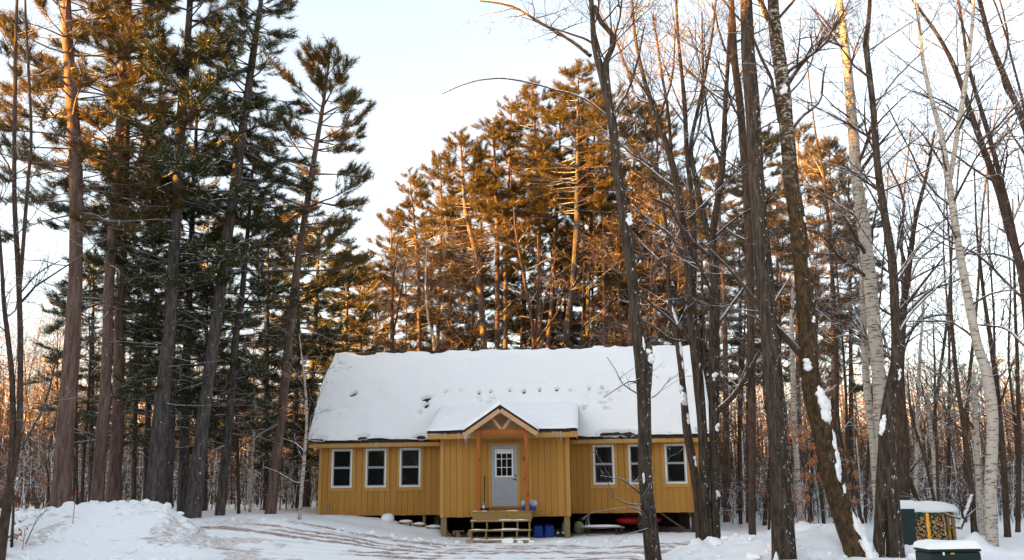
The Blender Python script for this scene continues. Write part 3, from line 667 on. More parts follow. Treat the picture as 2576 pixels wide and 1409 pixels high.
def spur(rng, buf, P, R, cfg, zmin, n, Lr, lvl=2, elev=(25, 60), rf=(0.25, 0.45)):
    """side limbs springing from a stem above the height zmin"""
    idx = np.where(P[:, 2] > zmin)[0]
    if not len(idx): return
    for k in range(n):
        i = min(rng.choice(idx), len(P) - 2); T = norm(P[i + 1] - P[i]); a = rng.uniform(0, 2 * math.pi); e = math.radians(rng.uniform(*elev))
        d = np.array([math.cos(a) * math.cos(e), math.sin(a) * math.cos(e), math.sin(e)])
        grow(rng, buf, P[i], d, rng.uniform(*Lr), max(0.007, min(R[i] * rng.uniform(*rf), 0.07)), lvl, cfg)
def patches(root, base, P, R, spec, seed, mat='snow'):
    """snow lodged on a trunk: (height fraction, side angle, half length, half width, thickness)"""
    for k, (t, ang, hl, hw, th) in enumerate(spec):
        i = min(len(P) - 2, int(t * len(P))); T = norm(P[i + 1] - P[i]); a = math.radians(ang)
        side = norm(np.array([math.cos(a), math.sin(a), 0.0]) - T * np.dot([math.cos(a), math.sin(a), 0.0], T)); w = np.cross(T, side)
        b = Buf(); rr = np.random.default_rng(seed * 31 + k)
        for q in range(9):
            u, v_, s_ = rr.uniform(-0.85, 0.85), rr.uniform(-0.6, 0.6), rr.uniform(0.28, 0.6)
            v_ *= 1 - 0.4 * abs(u); j = int(np.clip(i + u * hl / 0.3, 0, len(P) - 1))
            c = P[i] + T * (u * hl) + norm(side * R[j] + w * v_ * hw) * (R[j] * 0.97)
            blob(b, c - base, (w * hw * s_, side * th * rr.uniform(0.5, 0.9), T * hl * s_ * 0.8), seed + k * 3.3 + q * 1.9, amp=0.6, f=3.2, nu=12, nv=8)
        link('snow_patch', b.mesh('snow_patch', [M[mat]]), root)

def tree(name, label, cat, Y, stems, bark, seed, branches=(), auto=(), cfg=CFG, group=None, snow=(), k=10, dY=0.0, ext=3.0):
    """a bare tree: traced stems, traced limbs, and limbs grown from them"""
    rng = np.random.default_rng(seed); tb, cb = Buf(), Buf(); paths = []
    for s, st in enumerate(stems):
        P, R = px_path(st, Y, ext if st[-1][1] <= 5 else 0, dY=dY, sink=(s == 0 or st[0][1] > 1330)); paths.append(stem(tb, P, R, rng, k, flare=(s == 0 or st[0][1] > 1330)))
    base = np.array([paths[0][0][0][0], paths[0][0][0][1], gz(paths[0][0][0][0], paths[0][0][0][1])])
    for br in branches:
        y2 = br[0]; P, R = px_path(br[1:], Y + y2 * 0.0, 0, dY=y2, sink=False); P, R = spline(P, R, 0.25)
        P = P + np.cumsum(rng.normal(0, 0.008, P.shape), 0); tube(cb, P, R, 6)
        if y2 != 3.0: spur(rng, cb, P[len(P) // 4:], R[len(P) // 4:], cfg, -9, int(3 + len(P) * 0.30) if br[1][2] > 5 else 3, (0.5, 1.5) if br[1][2] > 5 else (0.3, 0.8), 2 if br[1][2] > 5 else 1, (-10, 70), (0.35, 0.6))
    for s, zmin, n, Lr, lvl in auto:
        spur(rng, cb, paths[s][0], paths[s][1], cfg, zmin, int(n * 1.3), Lr, lvl)
    root = tag(empty(name, tuple(base)), label, cat, group)
    link('trunk', tb.mesh('trunk', [M[bark]], base), root)
    if cb.n or cb.d: tag(link('branches', cb.mesh('branches', [M['thin'], M['twiglet']], base), root), kind='stuff')
    for s in range(len(stems)):
        sp = [q[1:] for q in snow if q[0] == s]
        if sp: patches(root, base, paths[s][0], paths[s][1], sp, seed + s)
    return root

def tufts(P, A, size, rng, K, wid):
    """needle tufts: K blades round each axis"""
    n = len(P)
    d = norm(A[:, None, :] + rng.normal(0, 0.68, (n, K, 3))); L = size[:, None, None] * rng.uniform(0.65, 1.15, (n, K, 1))
    s = norm(np.cross(d, rng.normal(size=(n, K, 3)))) * wid
    b = P[:, None, :] + A[:, None, :] * (rng.uniform(-1.1, 0.35, (n, K, 1)) * size[:, None, None])
    V = np.stack([b - s, b + s, b + d * L], 2).reshape(-1, 3)
    return V, np.arange(len(V)).reshape(-1, 3)
def pine_meshes(P, R, z0, Rmax, style, seed, dens=1.0, dead=10, azbias=None, zlow=None):
    rng = np.random.default_rng(seed); lb = Buf(); tp, ta, ts = [], [], []
    z1 = P[-1, 2]; H = z1 - z0
    step = 0.42 if style == 'white' else 0.46
    z = z0
    while z < z1 - 0.05:
        f = (z - z0) / H
        sh = (0.62 + 0.38 * min(1, f / 0.25)) * (1 - f) ** 0.55 + 0.10
        for _ in range(rng.integers(3, 6)):
            zz = z + rng.uniform(-0.12, 0.12); i = int(np.clip(np.searchsorted(P[:, 2], zz), 1, len(P) - 1)); p = P[i]
            az = rng.uniform(0, 2 * math.pi); L = Rmax * sh * rng.uniform(0.55, 1.12)
            el = math.radians((-8 if style == 'white' else -4) + 48 * f ** 1.6 + rng.normal(0, 8))
            d = np.array([math.cos(az) * math.cos(el), math.sin(az) * math.cos(el), math.sin(el)])
            n = max(4, int(L / 0.28)); st = L / n
            D = norm(d[None] + np.cumsum(rng.normal(0, 0.06, (n, 3)), 0) + np.array([0, 0, 0.07 if style == 'red' else 0.02]) * np.arange(n)[:, None] * st)
            B = np.concatenate([p[None], p + np.cumsum(D * st, 0)]); r0 = 0.012 + 0.012 * L
            tube(lb, B, np.linspace(r0, 0.006, n + 1), 3)
            s0 = 0.42 if style == 'red' else 0.25
            for c in range(int(L * (4.6 if style == 'white' else 3.9) * dens)):
                t = rng.uniform(s0, 1.0); ii = min(n - 1, int(t * n)); q = B[ii] + (B[ii + 1] - B[ii]) * (t * n - ii)
                side = norm(np.cross(D[ii], [0, 0, 1.0])) * rng.choice([-1, 1]); up = 0.12 if style == 'white' else 0.35
                dd = norm(D[ii] * rng.uniform(0.5, 1.1) + side * rng.uniform(0.4, 1.0) + np.array([0, 0, rng.normal(up, 0.2)]))
                l2 = (0.25 + 0.34 * L * (1 - t)) * rng.uniform(0.5, 1.15); e = q + dd * l2 * 0.5; e2 = e + norm(dd + np.array([0, 0, 0.3 if style == 'red' else 0.08])) * l2 * 0.5
                tube(lb, np.stack([q, e2]), [0.008, 0.004], 3)
                m = int((3.6 if style == 'red' else 5.0) * (0.6 + l2)) + 1
                for u in rng.uniform(0.35, 1.0, m):
                    tp.append(q + (e2 - q) * u + rng.normal(0, 0.03, 3)); ta.append(norm(dd + np.array([0, 0, 0.35])))
                tp.append(e2); ta.append(norm(e2 - e + np.array([0, 0, 0.02])))
            tp.append(B[-1]); ta.append(D[-1])
        z += step * (1.15 - 0.45 * f)
    for _ in range(7): tp.append(P[-1] + rng.normal(0, 0.12, 3)); ta.append(norm(np.array([rng.normal(0, 0.4), rng.normal(0, 0.4), 1.0])))
    zl = zlow if zlow is not None else max(z0 - 5, P[0, 2] + 2)
    for _ in range(dead):
        zz = rng.uniform(zl, z0 + H * 0.35); i = int(np.clip(np.searchsorted(P[:, 2], zz), 1, len(P) - 1)); az = rng.uniform(0, 2 * math.pi); el = math.radians(rng.normal(2, 14))
        grow(rng, lb, P[i], np.array([math.cos(az) * math.cos(el), math.sin(az) * math.cos(el), math.sin(el)]), rng.uniform(0.7, 2.6), 0.02, 2, dict(seg=0.3, wob=0.13, trop=0.03, dens=1.8, ang=(30, 70)))
    tp, ta = np.array(tp), np.array(ta); size = rng.uniform(0.85, 1.15, len(tp)) * (0.22 if style == 'red' else 0.18)
    return lb, tp, ta, size
PROTO = {}
def proto_crown(key):
    """shared crown of one kind of pine, 10 m tall, standing on the origin"""
    if key in PROTO: return PROTO[key]
    style, k = key.split('_')[0], int(key[-1]); rng = np.random.default_rng(900 + k + (50 if style == 'white' else 0))
    far = '_far' in key
    zz = np.linspace(-1, 10, 45); P = np.stack([0.10 * np.sin(zz * 0.5 + k), 0.10 * np.cos(zz * 0.4 + k), zz], -1)
    lb, tp, ta, size = pine_meshes(P, np.full(45, 0.05), 0.0, (2.75 if style == 'red' else 2.6), style, 700 + k + (40 if style == 'white' else 0), 1.15 if style == 'red' else 1.1, 26 if style == 'red' else 10, zlow=0.2)
    V, t = tufts(tp, ta, size * (1.15 if far else 1.0), rng, 15 if far else 16, 0.0085 if far else 0.0068); nb = Buf(); nb.add(V, t=t)
    bark = 'redpine' if style == 'red' else 'darkpine'
    PROTO[key] = (lb.mesh('limbs', [M[bark], M['twiglet']]), nb.mesh('crown', [M['needle_red' if style == 'red' else 'needle_white']], smooth=False))
    return PROTO[key]
def pine(label, Y, path, crown_y, Rmax, style, bark, seed, dens=1.0, dead=10, K=14, ext=0.0, group=None, name='pine_tree', tipw=0.2, wid=None, sc=1.0, zlow=None, proto=None):
    rng = np.random.default_rng(seed + 1000); tb = Buf(); P, R = px_path(path, Y, ext, tipw); P, R = stem(tb, P, R, rng, 10, 0.02)
    base = np.array([P[0][0], P[0][1], gz(P[0][0], P[0][1])])
    z0 = at(path[0][0], crown_y, Y)[2]
    root = tag(empty(name, tuple(base)), label, 'pine tree', group)
    link('trunk', tb.mesh('trunk', [M[bark]], base), root)
    if proto:
        A = np.array([np.interp(z0, P[:, 2], P[:, c]) for c in range(3)]); B = P[-1]; d = B - A; h = np.linalg.norm(d) / 10.0
        q = Vector(d).to_track_quat('Z', 'Y').to_matrix().to_4x4(); s = Rmax / 2.6
        mat = Matrix.Translation(Vector(A - base)) @ q @ Matrix.Rotation(rng.uniform(0, 6.28), 4, 'Z') @ Matrix.Diagonal((s, s, h, 1))
        for nm, me in zip(('limbs', 'crown'), proto_crown(proto)):
            o = link(nm, me, root); o.matrix_local = mat; tag(o, kind='stuff')
        db = Buf(); zl = zlow if zlow is not None else max(z0 - 5, P[0, 2] + 2)
        for _ in range(dead):
            zz = rng.uniform(zl, z0 + 1.5); i = int(np.clip(np.searchsorted(P[:, 2], zz), 1, len(P) - 1)); az = rng.uniform(0, 2 * math.pi); el = math.radians(rng.normal(2, 14))
            grow(rng, db, P[i], np.array([math.cos(az) * math.cos(el), math.sin(az) * math.cos(el), math.sin(el)]), rng.uniform(0.7, 2.4), 0.018, 2, dict(seg=0.35, wob=0.13, trop=0.03, dens=2.2, ang=(30, 70)))
        if db.d: tag(link('dead_branches', db.mesh('dead_branches', [M[bark], M['twiglet']], base), root), kind='stuff')
        return root
    lb, tp, ta, size = pine_meshes(P, R, z0, Rmax, style, seed, dens, dead, zlow=zlow)
    V, t = tufts(tp, ta, size * sc, rng, K, wid or (0.0085 if style == 'red' else 0.0072)); nb = Buf(); nb.add(V, t=t)
    tag(link('limbs', lb.mesh('limbs', [M[bark], M['twiglet']], base), root), kind='stuff')
    tag(link('crown', nb.mesh('crown', [M['needle_red' if style == 'red' else 'needle_white']], base, smooth=False), root), kind='stuff')
    return root

# ---------------------------------------------------------------- pines left of the cabin
LG = 'tall pines left of the cabin'
pine('leftmost thick pine with a straight pinkish brown trunk', 26.0, [(152, 1285, 48), (168, 1040, 41), (182, 838, 37), (191, 669, 33), (190, 402, 31), (176, 200, 28), (165, 0, 23)], 560, 2.9, 'red', 'redpine', 1, 1.42, 26, ext=4.5, group=LG, zlow=6.5)
pine('slim pinkish pine just right of the leftmost thick pine', 27.2, [(242, 1285, 33), (261, 1040, 28), (270, 838, 25), (278, 669, 24), (295, 402, 22), (305, 250, 21), (315, 67, 18)], 560, 2.8, 'red', 'redpine', 2, 1.51, 22, ext=4.5, group=LG, zlow=6.5)
pine('reddish pine half hidden behind the slim pinkish pine, foot touching it', 28.6, [(283, 1280, 37), (297, 1040, 29), (301, 838, 23), (307, 669, 22), (314, 516, 20), (318, 300, 18), (325, 50, 12)], 800, 2.6, 'white', 'redpine', 3, 1.51, 10, ext=3.0, group=LG, proto='white_1')
pine('thickest grey pine left of the cabin, snow flecked at its foot', 27.5, [(388, 1290, 48), (400, 1100, 40), (418, 900, 32), (430, 783, 29), (440, 592, 27), (447, 478, 25), (456, 300, 24), (468, 150, 19), (478, 0, 15)], 720, 3.2, 'white', 'darkpine', 4, 1.79, 16, ext=4.0, group=LG, zlow=3.5, proto='white_2')
pine('dark pine trunk pressed close behind the thickest grey pine', 29.0, [(420, 1295, 24), (430, 1100, 18), (433, 940, 14), (436, 760, 11), (440, 560, 7), (442, 430, 4)], 1010, 2.3, 'white', 'darkpine', 5, 1.51, 8, group=LG, proto='white_0')
pine('dark straight pine between the thickest and the leaning grey pine', 30.0, [(460, 1293, 28), (466, 1040, 24), (472, 838, 18), (482, 600, 14), (490, 400, 10), (496, 250, 5)], 1080, 2.5, 'white', 'darkpine', 6, 1.51, 8, group=LG, proto='white_1')
pine('leaning grey pine with layered dark crown beside the open sky', 28.4, [(484, 1293, 40), (514, 1040, 31), (537, 859, 28), (558, 707, 28), (577, 554, 26), (600, 402, 23), (620, 266, 20), (638, 133, 17), (652, 33, 12)], 560, 2.9, 'white', 'darkpine', 7, 1.69, 18, ext=2.6, group=LG, zlow=4, proto='white_2')
pine('slender dark pine right of the leaning grey pine', 29.8, [(553, 1298, 24), (578, 1040, 21), (595, 838, 16), (609, 745, 14), (619, 630, 12), (630, 500, 8), (640, 385, 3)], 1080, 2.5, 'white', 'darkpine', 8, 1.69, 12, group=LG, proto='white_0')
pine('slim leaning red pine with open tufted crown against the sky', 31.0, [(679, 1298, 28), (709, 1040, 24), (729, 838, 22), (752, 642, 18), (774, 501, 15), (790, 398, 13), (809, 289, 10), (829, 152, 4)], 690, 3.6, 'red', 'redpine', 9, 1.42, 22, group=LG, zlow=3.5)
pine('dark pine with low layered boughs at the cabin left end', 40.0, [(768, 1298, 21), (779, 1040, 17), (790, 860, 14), (797, 720, 9), (806, 570, 3)], 1170, 2.9, 'white', 'darkpine', 10, 1.69, 8, group=LG, proto='white_far_1')
pine('young pine with hanging boughs between the left trunks', 31.5, [(335, 1290, 13), (340, 1040, 11), (345, 838, 8), (350, 640, 3)], 1130, 2.2, 'white', 'darkpine', 12, 1.51, 8, group=LG, proto='white_2')
pine('thin dark pine seen between thickest grey pine and reddish pine', 32.0, [(366, 1292, 15), (372, 1040, 14), (380, 838, 13), (388, 560, 8), (392, 380, 3)], 880, 2.2, 'white', 'darkpine', 13, 1.51, 8, group=LG, proto='white_0')
pine('pine with sunlit boughs behind the slim leaning red pine', 38.0, [(742, 1290, 15), (745, 1000, 13), (750, 800, 10), (748, 600, 5), (748, 520, 3)], 1180, 2.6, 'white', 'darkpine', 14, 1.51, 6, group=LG, proto='white_far_0')
pine('bushy pine glowing in the sun just over the roof left end', 43.0, [(870, 1240, 16), (868, 1000, 14), (872, 800, 9), (880, 640, 3)], 980, 2.6, 'white', 'redpine', 15, 1.69, 6, proto='white_far_1')

# ---------------------------------------------------------------- pines behind the cabin
BG_ = 'pines behind the cabin roof'
def bpine(label, Y, path, cy, Rm, seed, dens=1.05, style='red', bark='redpine', dead=12):
    return pine(label, Y, path, cy + 70, Rm * 1.15, style, bark, seed, dens, dead, group=BG_, zlow=4.5, proto='%s_far_%d' % (style, seed % (4 if style == 'red' else 2)))
bpine('short golden topped pine at the left of the roof ridge clump', 44, [(1058, 1180, 13), (1055, 884, 12), (1050, 660, 8), (1030, 450, 3)], 720, 1.9, 31)
bpine('slim pine behind the ridge, second from the clump left edge', 46, [(1095, 1180, 12), (1100, 884, 11), (1108, 620, 8), (1108, 400, 3)], 690, 1.9, 32)
bpine('red trunk pine curving left behind the roof ridge', 42, [(1222, 1180, 19), (1217, 873, 17), (1198, 654, 14), (1170, 520, 10), (1158, 347, 4)], 640, 2.4, 33)
bpine('straight red pine with sunlit trunk above the porch gable', 43, [(1250, 1180, 16), (1250, 873, 14), (1250, 572, 12), (1245, 430, 8), (1240, 308, 3)], 560, 2.2, 34)
bpine('thin red pine right of the sunlit trunk', 45, [(1270, 1180, 13), (1271, 873, 12), (1273, 600, 10), (1282, 400, 6), (1287, 262, 3)], 520, 2.0, 35)
bpine('tall red pine with golden crown left of the tallest pine', 43.5, [(1358, 1180, 16), (1356, 873, 15), (1356, 572, 12), (1350, 408, 9), (1338, 224, 3)], 520, 2.4, 36)
bpine('pine with a crooked orange lit trunk behind the ridge', 45, [(1372, 1180, 13), (1378, 873, 12), (1388, 760, 11), (1397, 560, 10), (1407, 440, 7), (1408, 235, 3)], 470, 2.0, 37)
bpine('tallest grey red pine in the clump behind the roof', 41.5, [(1412, 1180, 20), (1422, 873, 18), (1444, 681, 16), (1452, 462, 13), (1455, 172, 3)], 470, 2.5, 38, bark='darkpine')
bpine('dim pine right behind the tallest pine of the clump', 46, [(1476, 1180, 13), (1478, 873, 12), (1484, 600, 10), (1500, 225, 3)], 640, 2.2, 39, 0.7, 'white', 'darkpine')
bpine('pine left of the forked maple, crown in shade', 44, [(1520, 1180, 14), (1520, 873, 13), (1522, 506, 10), (1545, 240, 3)], 640, 2.4, 40, 0.7)
bpine('pine seen right behind the forked maple trunk', 45, [(1585, 1180, 13), (1585, 873, 12), (1590, 560, 9), (1600, 265, 3)], 660, 2.4, 41, 0.7)
bpine('pine whose dark crown ends above the stove pipe', 44, [(1650, 1180, 14), (1648, 873, 13), (1650, 560, 9), (1655, 275, 3)], 680, 2.4, 42, 0.7)
bpine('reddish pine trunk between the twin maple and the thick straight trunk', 38, [(1887, 1275, 19), (1884, 1040, 17), (1888, 800, 13), (1905, 520, 7), (1925, 345, 3)], 640, 2.2, 43)
bpine('pine with trunk just right of the twin maple foot', 39, [(1828, 1285, 17), (1826, 1040, 15), (1822, 800, 12), (1810, 560, 8), (1800, 420, 3)], 700, 2.1, 44, 0.5)
bpine('pine showing its crown between thick trunk and mossy trunk', 43, [(2005, 1270, 14), (2006, 1000, 12), (2006, 700, 9), (2008, 335, 3)], 830, 2.5, 45, 0.65)
bpine('pine with yellow sunlit top behind the white birch', 44, [(2095, 1270, 13), (2096, 1000, 12), (2092, 700, 9), (2086, 362, 3)], 760, 2.2, 46, 0.7)
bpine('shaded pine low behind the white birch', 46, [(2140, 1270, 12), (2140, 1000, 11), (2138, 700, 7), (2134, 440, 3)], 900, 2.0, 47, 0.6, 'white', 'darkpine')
bpine('sunlit pine low over the roof between two clumps', 50, [(950, 1230, 12), (948, 1000, 10), (945, 800, 6), (948, 690, 3)], 1000, 2.4, 48, 0.8, 'white', 'redpine')
bpine('stout low pine behind the roof ridge middle', 48, [(1310, 1180, 10), (1312, 900, 9), (1312, 640, 3)], 1000, 2.2, 49, 0.6, 'white')
bpine('dark low pine behind the ridge near the forked maple', 47, [(1545, 1180, 10), (1545, 900, 9), (1548, 640, 3)], 1010, 2.4, 50, 0.7, 'white', 'darkpine')

for k_, (x_, t_, Y_) in enumerate(((1085, 640, 50), (1190, 590, 52), (1420, 600, 51), (1490, 560, 50), (1615, 580, 52), (1700, 640, 50))):
    bpine(('shaggy low pine %s' % ('at the left of the roof ridge', 'left of the sunlit trunk', 'under the tallest pine', 'right of the tallest pine', 'behind the forked maple', 'behind the snow plastered trunk')[k_]), Y_, [(x_, 1190, 12), (x_ + 2, 900, 10), (x_ - 2, t_, 3)], 940, 2.3, 600 + k_, 0.55, 'white', 'darkpine', 10)

for k_, (x_, t_, Y_, st_, lab_) in enumerate(((905, 660, 48, 'red', 'golden low pine above the roof left end'), (985, 560, 47, 'red', 'golden pine in the dip between the two pine groups'), (1128, 500, 49, 'red', 'pine filling the clump left of the curving red pine'), (1212, 450, 50, 'red', 'pine crowded behind the sunlit straight trunk'),
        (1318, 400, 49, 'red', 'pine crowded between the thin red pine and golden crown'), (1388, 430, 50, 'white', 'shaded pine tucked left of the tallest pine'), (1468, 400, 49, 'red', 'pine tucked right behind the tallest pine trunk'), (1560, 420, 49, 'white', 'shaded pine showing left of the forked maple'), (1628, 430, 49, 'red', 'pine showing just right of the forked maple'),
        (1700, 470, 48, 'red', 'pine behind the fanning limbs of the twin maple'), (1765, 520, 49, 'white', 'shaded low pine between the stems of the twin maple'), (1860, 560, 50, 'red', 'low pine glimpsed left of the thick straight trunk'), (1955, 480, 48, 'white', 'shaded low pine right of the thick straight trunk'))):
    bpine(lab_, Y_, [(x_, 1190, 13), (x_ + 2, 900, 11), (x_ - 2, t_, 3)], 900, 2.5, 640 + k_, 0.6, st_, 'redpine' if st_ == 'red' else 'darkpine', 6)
for k_, (x_, t_, Y_, lab_) in enumerate(((228, 640, 34, 'bushy dark pine filling the gap between the two pinkish pines'), (515, 470, 35, 'bushy dark pine behind the foot of the leaning grey pine'), (668, 560, 36, 'bushy dark pine behind the slim leaning red pine foot'))):
    pine(lab_, Y_, [(x_, 1285, 14), (x_ + 3, 1000, 12), (x_ + 8, t_, 3)], 1120, 2.5, 'white', 'darkpine', 660 + k_, group=LG, proto='white_%d' % (k_ % 3))

# ---------------------------------------------------------------- bare trees in front, right half
FAN = dict(seg=0.34, wob=0.075, trop=0.07, dens=4.1, ang=(18, 42))
tree('maple_tree', 'forked dark maple standing right before the cabin windows', 'maple tree', 21.3,
     [[(1645, 1425, 42), (1626, 1243, 37), (1620, 1081, 33), (1617, 960, 36), (1610, 870, 34), (1600, 800, 29), (1590, 690, 27), (1568, 550, 25), (1552, 430, 24), (1538, 300, 24), (1514, 190, 20), (1494, 110, 16), (1486, 0, 12)],
      [(1624, 1010, 24), (1630, 930, 24), (1628, 862, 26)],
      [(1590, 640, 15), (1582, 580, 16), (1577, 528, 15)],
      [(1540, 320, 17), (1530, 230, 17), (1524, 160, 16), (1535, 130, 14), (1543, 95, 13), (1512, 57, 12), (1494, 15, 10)]], 'maple', 101,
     branches=[(1.5, (1484, 140, 12), (1440, 105, 11), (1400, 80, 10), (1340, 45, 8), (1290, 15, 7), (1210, 0, 5)),
               (3.0, (1536, 300, 6), (1470, 250, 6), (1395, 225, 5), (1330, 208, 5), (1250, 197, 4), (1180, 207, 3), (1112, 236, 2)),
               (-0.8, (1605, 965, 5), (1580, 962, 4), (1545, 985, 3), (1518, 1003, 2)), (-0.5, (1606, 990, 4), (1570, 965, 3), (1555, 930, 2), (1530, 895, 1.5)),
               (-0.6, (1615, 1245, 5), (1590, 1225, 4), (1560, 1205, 3), (1510, 1196, 2)), (-0.9, (1622, 1270, 5), (1590, 1270, 4), (1560, 1260, 3), (1530, 1240, 2)),
               (-1.2, (1640, 1360, 6), (1622, 1300, 5), (1602, 1280, 3), (1575, 1276, 2)), (0.6, (1640, 1000, 4), (1660, 985, 3), (1685, 950, 2)),
               (1.2, (1548, 280, 9), (1580, 220, 7), (1600, 150, 6), (1620, 60, 4)), (1.0, (1556, 330, 8), (1545, 300, 6), (1580, 265, 5))],
     auto=[(0, 11.5, 10, (1.5, 3.5), 3), (3, 12, 6, (1.5, 3), 3)], snow=[(1, 0.97, -70, 0.16, 0.15, 0.10), (2, 0.97, -80, 0.14, 0.09, 0.10), (0, 0.80, 20, 0.10, 0.04, 0.04), (0, 0.31, -60, 0.16, 0.03, 0.03), (0, 0.17, -110, 0.12, 0.03, 0.03), (0, 0.30, 10, 0.2, 0.04, 0.04)])
tree('leaning_tree', 'thin snow plastered trunk left of the twin maple, at the cabin corner', 'tree', 25.2,
     [[(1760, 1356, 20), (1752, 1243, 17), (1741, 1162, 22), (1727, 1081, 22), (1715, 960, 15), (1702, 838, 17), (1686, 760, 12), (1680, 690, 11), (1684, 620, 10), (1668, 520, 8), (1656, 440, 5), (1650, 300, 3)]], 'thin', 102,
     branches=[(1, (1682, 680, 6), (1640, 640, 5), (1600, 600, 3)), (-1, (1690, 790, 6), (1650, 770, 5), (1605, 740, 4), (1560, 680, 3)), (1, (1684, 640, 6), (1700, 600, 5), (1720, 560, 4)), (-1, (1718, 860, 6), (1680, 850, 5), (1640, 820, 4), (1600, 800, 3))],
     auto=[(0, 6, 8, (0.8, 2.2), 2)], snow=[(0, 0.36, -120, 0.26, 0.15, 0.12), (0, 0.30, -60, 0.15, 0.05, 0.04), (0, 0.22, -60, 0.12, 0.05, 0.04), (0, 0.44, -70, 0.35, 0.05, 0.04), (0, 0.52, -70, 0.3, 0.05, 0.04)])
tree('maple_tree', 'twin stemmed maple at the cabin right corner with fanning sunlit limbs', 'maple tree', 24.6,
     [[(1784, 1372, 34), (1772, 1243, 26), (1766, 1081, 23), (1757, 960, 27), (1745, 838, 25), (1735, 700, 22), (1716, 560, 19), (1692, 420, 16), (1655, 300, 13), (1618, 190, 10), (1595, 80, 8), (1588, 0, 6)],
      [(1800, 1372, 26), (1799, 1243, 24), (1796, 1040, 27), (1797, 838, 28), (1797, 700, 24), (1792, 600, 20), (1806, 500, 17), (1818, 400, 15), (1822, 280, 12), (1832, 120, 9), (1838, 0, 7)],
      [(1742, 800, 15), (1745, 660, 15), (1742, 520, 13), (1728, 400, 12), (1722, 260, 11), (1708, 120, 8), (1700, 0, 6)],
      [(1792, 640, 15), (1765, 520, 13), (1748, 440, 12), (1738, 360, 10), (1760, 250, 9), (1785, 120, 7), (1800, 0, 5)]], 'maple', 103,
     branches=[(-1.2, (1802, 1035, 16), (1840, 1003, 13), (1877, 947, 11), (1910, 890, 8)), (1, (1800, 820, 10), (1830, 780, 9), (1870, 720, 7), (1905, 660, 5)), (1, (1735, 690, 10), (1690, 600, 9), (1640, 560, 7), (1590, 520, 5)),
               (1.5, (1706, 480, 10), (1650, 440, 8), (1600, 400, 7), (1545, 350, 5)), (2, (1668, 340, 9), (1630, 240, 7), (1570, 160, 6), (1540, 60, 4)), (1.5, (1690, 430, 9), (1680, 300, 8), (1660, 180, 7), (1640, 40, 5)),
               (2, (1728, 400, 8), (1760, 300, 7), (1768, 180, 6), (1765, 30, 4)), (-1, (1790, 650, 10), (1740, 610, 9), (1700, 560, 7), (1680, 520, 6), (1640, 500, 4)), (-1.5, (1800, 760, 8), (1770, 700, 7), (1745, 650, 6)), (-1, (1740, 870, 9), (1720, 840, 8), (1680, 800, 7), (1640, 770, 6), (1610, 740, 5)),
               (1, (1815, 420, 8), (1790, 330, 7), (1775, 200, 5), (1770, 60, 3)), (2, (1822, 300, 8), (1860, 200, 6), (1900, 60, 4)), (1, (1655, 300, 7), (1690, 200, 6), (1700, 80, 4)), (2, (1640, 260, 7), (1600, 240, 6), (1560, 130, 5), (1500, 20, 3))],
     auto=[(0, 8, 14, (1.5, 3.6), 3), (1, 8, 14, (1.5, 3.4), 3), (2, 8, 12, (1.4, 3.2), 3), (3, 8, 10, (1.4, 3.0), 3)], cfg=FAN,
     snow=[(1, 0.27, -90, 0.12, 0.10, 0.07), (1, 0.20, -60, 0.10, 0.08, 0.05), (1, 0.335, -20, 0.12, 0.07, 0.05), (0, 0.02, -30, 0.25, 0.09, 0.08), (1, 0.12, -70, 0.10, 0.07, 0.05)])
tree('straight_tree', 'thick straight smooth barked trunk standing in the roadside snowbank', 'tree', 21.4,
     [[(1973, 1425, 62), (1962, 1200, 48), (1949, 1000, 46), (1930, 800, 44), (1914, 600, 41), (1903, 466, 39), (1896, 333, 38), (1884, 167, 36), (1877, 0, 30)]], 'maple', 104,
     branches=[(1, (1935, 790, 5), (1960, 740, 4), (1990, 690, 3)), (-0.6, (1925, 820, 5), (1900, 800, 4), (1870, 790, 3), (1845, 780, 2))], auto=[(0, 13.5, 9, (1.5, 4), 3)], snow=[(0, 0.01, -150, 0.45, 0.14, 0.12)], k=12)
tree('slim_tree', 'slim bare tree close behind the thick straight trunk', 'tree', 24.0,
     [[(1892, 1330, 18), (1890, 1000, 18), (1886, 700, 19), (1876, 466, 19), (1861, 266, 19), (1846, 133, 18), (1838, 0, 14)]], 'thin', 105, branches=[(2, (1870, 380, 7), (1900, 300, 6), (1930, 220, 4)), (1, (1852, 180, 7), (1815, 100, 5), (1790, 10, 4))], auto=[(0, 8, 14, (1.0, 3.0), 3)])
